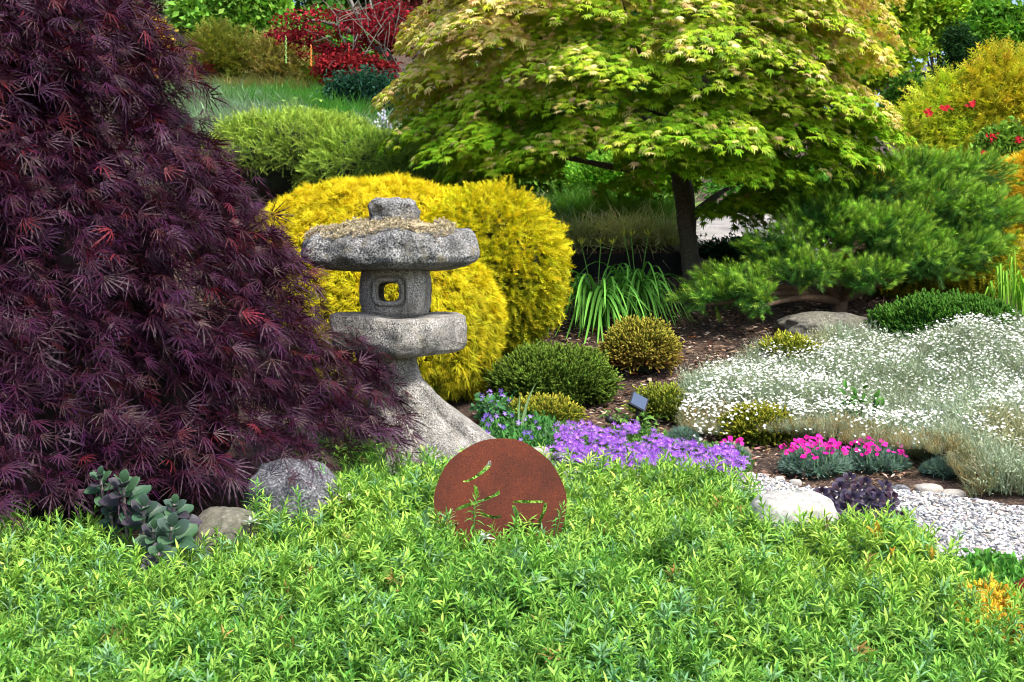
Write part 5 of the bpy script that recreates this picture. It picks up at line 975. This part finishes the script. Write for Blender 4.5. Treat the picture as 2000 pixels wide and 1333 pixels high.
def sedum(name, lab, rosettes, d, L, cols, nleaf=11, base_py=None):
    cs_ = [P(px, py, d + dd) for px, py, dd, s in rosettes]; b = np.mean(cs_, 0); b[2] = SLOPE * b[1]; g = thing(name, lab, 'plant', b)
    for c, (px, py, dd, s) in zip(cs_, rosettes):
        foot = np.array([c[0] * .7 + b[0] * .3, c[1] + .05, SLOPE * c[1]]); V, T = tube([foot, (foot + c) / 2 + [0, -.01, 0], c], [.007, .006, .005], 7, 3); mk('stem', V, T, plain('sedum_stem', (.12, .1, .09), .5, 0, .2), g, smooth=True)
        P_, D_, N_, S_ = [], [], [], []
        axis = nz((c - foot) * [1, 1, 1] + [0, -.22, .05]); R = frames(np.array([nz(np.cross(axis, [1, 0, .2]))]), np.array([axis]))[0]
        for i in range(nleaf):
            f = i / (nleaf - 1); a = i * 2.4 + random.uniform(-.2, .2); el = .15 + 1.15 * (f ** 1.3); h = R[:, 0] * math.cos(a) + R[:, 1] * math.sin(a); dv = h * math.cos(el) + axis * math.sin(el) - UP * .18 * (1 - f)
            P_.append(c + axis * (-.075 + .08 * f) * s * (L / .06) + h * .005); D_.append(dv); N_.append(axis * math.cos(el) - h * math.sin(el)); S_.append(L * s * (1.15 - .72 * f))
        leafobjs(np.arange(nleaf), np.array(P_), np.array(D_), np.array(N_), np.array(S_), spo, cols, M_succ, g)
    return g
sedum('sedum', 'large-leaved blue-green sedum with purple tinges under the purple maple', [(240, 945, 0, 1.15), (195, 930, .08, .8), (335, 1030, -.12, 1.2), (340, 985, .0, .8), (310, 1080, -.2, .8), (215, 1000, .05, .7), (280, 990, -.05, 1.), (300, 1035, -.1, .9)], 4.3, .090,
      [((.025, .07, .035), (.045, .10, .055)), ((.035, .075, .04), (.05, .085, .07)), ((.024, .035, .035), (.045, .035, .05)), ((.03, .09, .035), (.06, .12, .06))], 13)
rs = []
rng = np.random.default_rng(99)
for px, py, dd, s in [(1605, 955, 0, 1), (1625, 985, -.05, 1), (1640, 945, .05, 1), (1665, 965, -.02, 1.1), (1690, 935, .1, 1), (1683, 990, -.08, 1.1), (1715, 965, 0, 1), (1730, 940, .08, .9), (1735, 990, -.05, 1), (1760, 1000, -.05, .8), (1650, 1015, -.12, .9), (1705, 1010, -.1, .9), (1660, 925, .1, .9)]: rs.append((px, py + 8, dd, s * 1.1)); rs.append((px + 14, py + 30, dd - .06, s))
sedum('dark_sedum', 'clump of glossy dark purple sedum rosettes beside the white boulder', rs, 4.95, .046, [((.02, .015, .028), (.032, .024, .055)), ((.026, .018, .034), (.045, .032, .075)), ((.034, .014, .025), (.04, .018, .036))], 13)

# ------------------------------------------------------------------ green ground cover
GC = [(-200, 1000), (0, 1008), (60, 1022), (170, 1045), (300, 1090), (400, 1100), (470, 1040), (485, 1010), (560, 1040), (650, 1000), (655, 930), (590, 905), (560, 885), (640, 878), (690, 868), (760, 905), (850, 912), (980, 916), (1130, 915), (1300, 915), (1440, 932), (1490, 970), (1475, 1010), (1520, 1045), (1640, 1030), (1800, 1045), (1840, 1080), (1905, 1110), (2000, 1150), (2200, 1180), (2300, 1700), (-300, 1700)]
sh = [P_shoot(k, 26, .12, .050, .0078) for k in range(12)]
N = 90000; y = rng.uniform(2.35, 5.7, N); x = rng.uniform(-.56, .56, N) * y * .9; hgt = .17 + .05 * fbm(np.stack([x * 2.2, y * 2.2, 0 * x], -1)) + .04 * noise(np.stack([x * 4.7, y * 4.7, 3 + 0 * x], -1)) ; p = np.column_stack([x, y, terrain(x, y)]); q = proj(p + np.column_stack([0 * x, 0 * x, hgt]))
YP = [(1868, 1098), (1935, 1072), (1995, 1118), (1995, 1180), (1950, 1202), (1890, 1182), (1868, 1130)]; RP = [(1915, 1180), (1985, 1080), (2030, 1080), (2030, 1260), (1960, 1260), (1935, 1225)]
ok = inpoly(q, GC) & ~(inpoly(q, YP) & (rng.random(N) < .93)) & ~(inpoly(q, RP) & (rng.random(N) < .75)) & (q[:, 1] < 1460) & (q[:, 0] > -60) & (q[:, 0] < 2060); 
ok &= ~((np.abs(q[:, 0] - 976) < 120) & (np.abs(y - 4.44) < .07)) & ~((np.abs(q[:, 0] - 980) < 112) & (y < 4.5) & (q[:, 1] < 1068 + 25 * np.cos(q[:, 0] / 17)))
gap = fbm(np.stack([x * 6, y * 6, 0 * x], -1)); ok &= gap > -.75 + .35 * rng.random(N)
hgt = hgt + .03 * gap + .05 * (rng.random(N) < .07); p = p[ok]; hgt = hgt[ok]; p = p[:13500]; hgt = hgt[:13500]; N = len(p)
yel_ = fbm(np.stack([p[:, 0] * 1.5, p[:, 1] * 1.5, 5 + 0 * p[:, 0]], -1)); CA = mix((.045, .18, .025), (.09, .24, .03), np.clip(.5 + yel_, 0, 1)); CB = mix((.28, .53, .085), (.49, .70, .115), np.clip(.5 + yel_ + rng.normal(0, .25, N), 0, 1)); sv = rng.random(N) < .14; CB[sv] = (.24, .42, .22); dd_ = rng.random(N) < .005; CB[dd_] = (.42, .24, .08)  # yellower tips; lower leaf colour darkened to imitate shade between shoots
V, Fc, C = scatter(sh, p + UP * (hgt - .10 + rng.normal(0, .018, N))[:, None], UP + rnd(N, .36), rnd(N), rng.uniform(.8, 1.35, N), jit(CA, N, .12, .05), jit(CB, N, .12, .05))
tag(mk('ground_cover', V, Fc, M_leaf, col=C), 'dense bright green leafy ground cover across the whole foreground', 'ground cover', kind='stuff')
# shoots standing up on their own in front of stones and disc
for (px, py, d, s, lab) in [(498, 975, 4.55, 1.25, 'upright leafy shoot before the left side of the grey boulder'), (588, 990, 4.5, 1.2, 'upright leafy shoot before the middle of the grey boulder'), (683, 860, 5.45, 1.2, 'tall leafy shoot left of the lantern foot'), (582, 905, 5.3, 1.1, 'thin leafy shoot beneath the maple tips'), (828, 905, 5.2, 1.2, 'leafy shoot in front of the lantern foot'), (926, 998, 4.36, .9, 'leafy shoot crossing the brush strokes of the rusty disc'), (1085, 1010, 4.36, 1., 'leafy shoot before the lower right of the rusty disc'), (872, 1030, 4.36, .9, 'leafy shoot before the lower left of the rusty disc'), (1000, 1035, 4.34, 1., 'leafy shoot before the bottom of the rusty disc')]:
    c = P(px, py, d); V, Fc, C = scatter([sh[px % 12]], c[None] - UP * .07 * s, np.array([[random.uniform(-.25, .25), -.1, 1]]), rnd(1), s, np.array([.08, .26, .04]), np.array([.25, .48, .09])); V2, T2 = tube([c - [0, 0, .07 * s] - [0, 0, .15], c], [.0025, .002], 4, 1)
    V, Fc, C = join([(V, Fc, C), (V2, T2, np.tile([.12, .3, .06], (len(V2), 1)))]); tag(mk('leafy_shoot', V, Fc, M_leaf, col=C), lab, 'plant', 'single shoots rising from the ground cover')
# silver rosettes
for (px, py, d, lab) in [(684, 975, 4.7, 'silvery leaf rosette at the right of the grey boulder'), (945, 1052, 4.28, 'silvery leaf rosette below the rusty disc'), (490, 1022, 4.4, 'small silvery leaf pair by the left end of the grey boulder'), (1075, 1075, 4.2, 'silvery leaf rosette to the lower right of the rusty disc')]:
    c = P(px, py, d); m = 13; a = np.arange(m) * 2.4; el = np.linspace(.1, 1.2, m); dd = np.stack([np.cos(a) * np.cos(el), np.sin(a) * np.cos(el) - .3, np.sin(el)], -1); g = thing('silver_rosette', lab, 'plant', c, 'silvery rosettes in the ground cover')
    V, T = tube([c - [0, 0, .15], c], [.003, .003], 4, 1); mk('stem', V, T, M_twig, g); leafobjs(np.arange(m), np.tile(c, (m, 1)), dd, UP + rnd(m, .1), np.linspace(.042, .02, m) * 1.1, [lance(1, .36, .15, .15)], [((.42, .50, .42), (.55, .62, .56)), ((.36, .46, .38), (.5, .58, .5))], M_leaf, g)
# yellow and red sedum at the right edge
c0 = [P(1905, 1115, 3.95), P(1945, 1150, 3.85), P(1910, 1175, 3.8)]
stp = [P_thread(k + 9, 26, .045, .006, .9, -.3) for k in range(4)]
patch('yellow_stonecrop', 'golden yellow stonecrop at the edge of the gravel in the lower right', 'plant', YP, (3.5, 4.6), 620, [(lambda s: s)(P_needles(k + 3, 44, .06, .015, .005, .9)) for k in range(4)], (.6, .38, .02), (.95, .66, .08), (.7, 1.3), .5, M_yellow, None, .15, extra=.13)
patch('red_stonecrop', 'dark red stonecrop in the lower right corner among the green leaves', 'plant', RP, (3.3, 4.6), 520, [P_needles(k + 13, 30, .03, .012, .006, 1.2) for k in range(4)], (.12, .02, .02), (.32, .05, .05), (.9, 1.4), .5, M_yellow, None, .13, extra=.12)
patch('low_green_leaves', 'low green leaves fringing the gravel in the lower right', 'plant', [(1850, 1070), (1960, 1060), (2060, 1110), (2060, 1300), (1950, 1290), (1900, 1130)], (3.2, 4.8), 900, [P_cluster(k, 8, .03, .03, .02) for k in range(4)], (.05, .18, .03), (.14, .36, .06), (.9, 1.4), .5, M_leaf, 'stuff', .06, extra=.05)
for (px, py, lab) in [(1745, 1090, 'yellow tipped shoot among the green cover near the gravel'), (1825, 1090, 'yellow flowering tip at the gravel side of the cover'), (1798, 1150, 'orange tipped shoot deep in the green cover'), (1708, 1045, 'pale yellow shoot behind the cover edge')]:
    c = P(px, py, 4.1); V, Fc, C = scatter([P_needles(2, 44, .06, .015, .005, .9)], np.tile(c, (4, 1)) + rnd(4, .012), UP + rnd(4, .4), rnd(4), .55, jit((.5, .3, .03), 4), jit((.85, .5, .06), 4)); tag(mk('yellow_shoot', V, Fc, M_yellow, col=C), lab, 'plant', 'yellow tips in the ground cover')
tot = sum(len(o.data.polygons) for o in S.objects if o.type == 'MESH'); print('TOTAL FACES', tot, 'objects', len(S.objects))
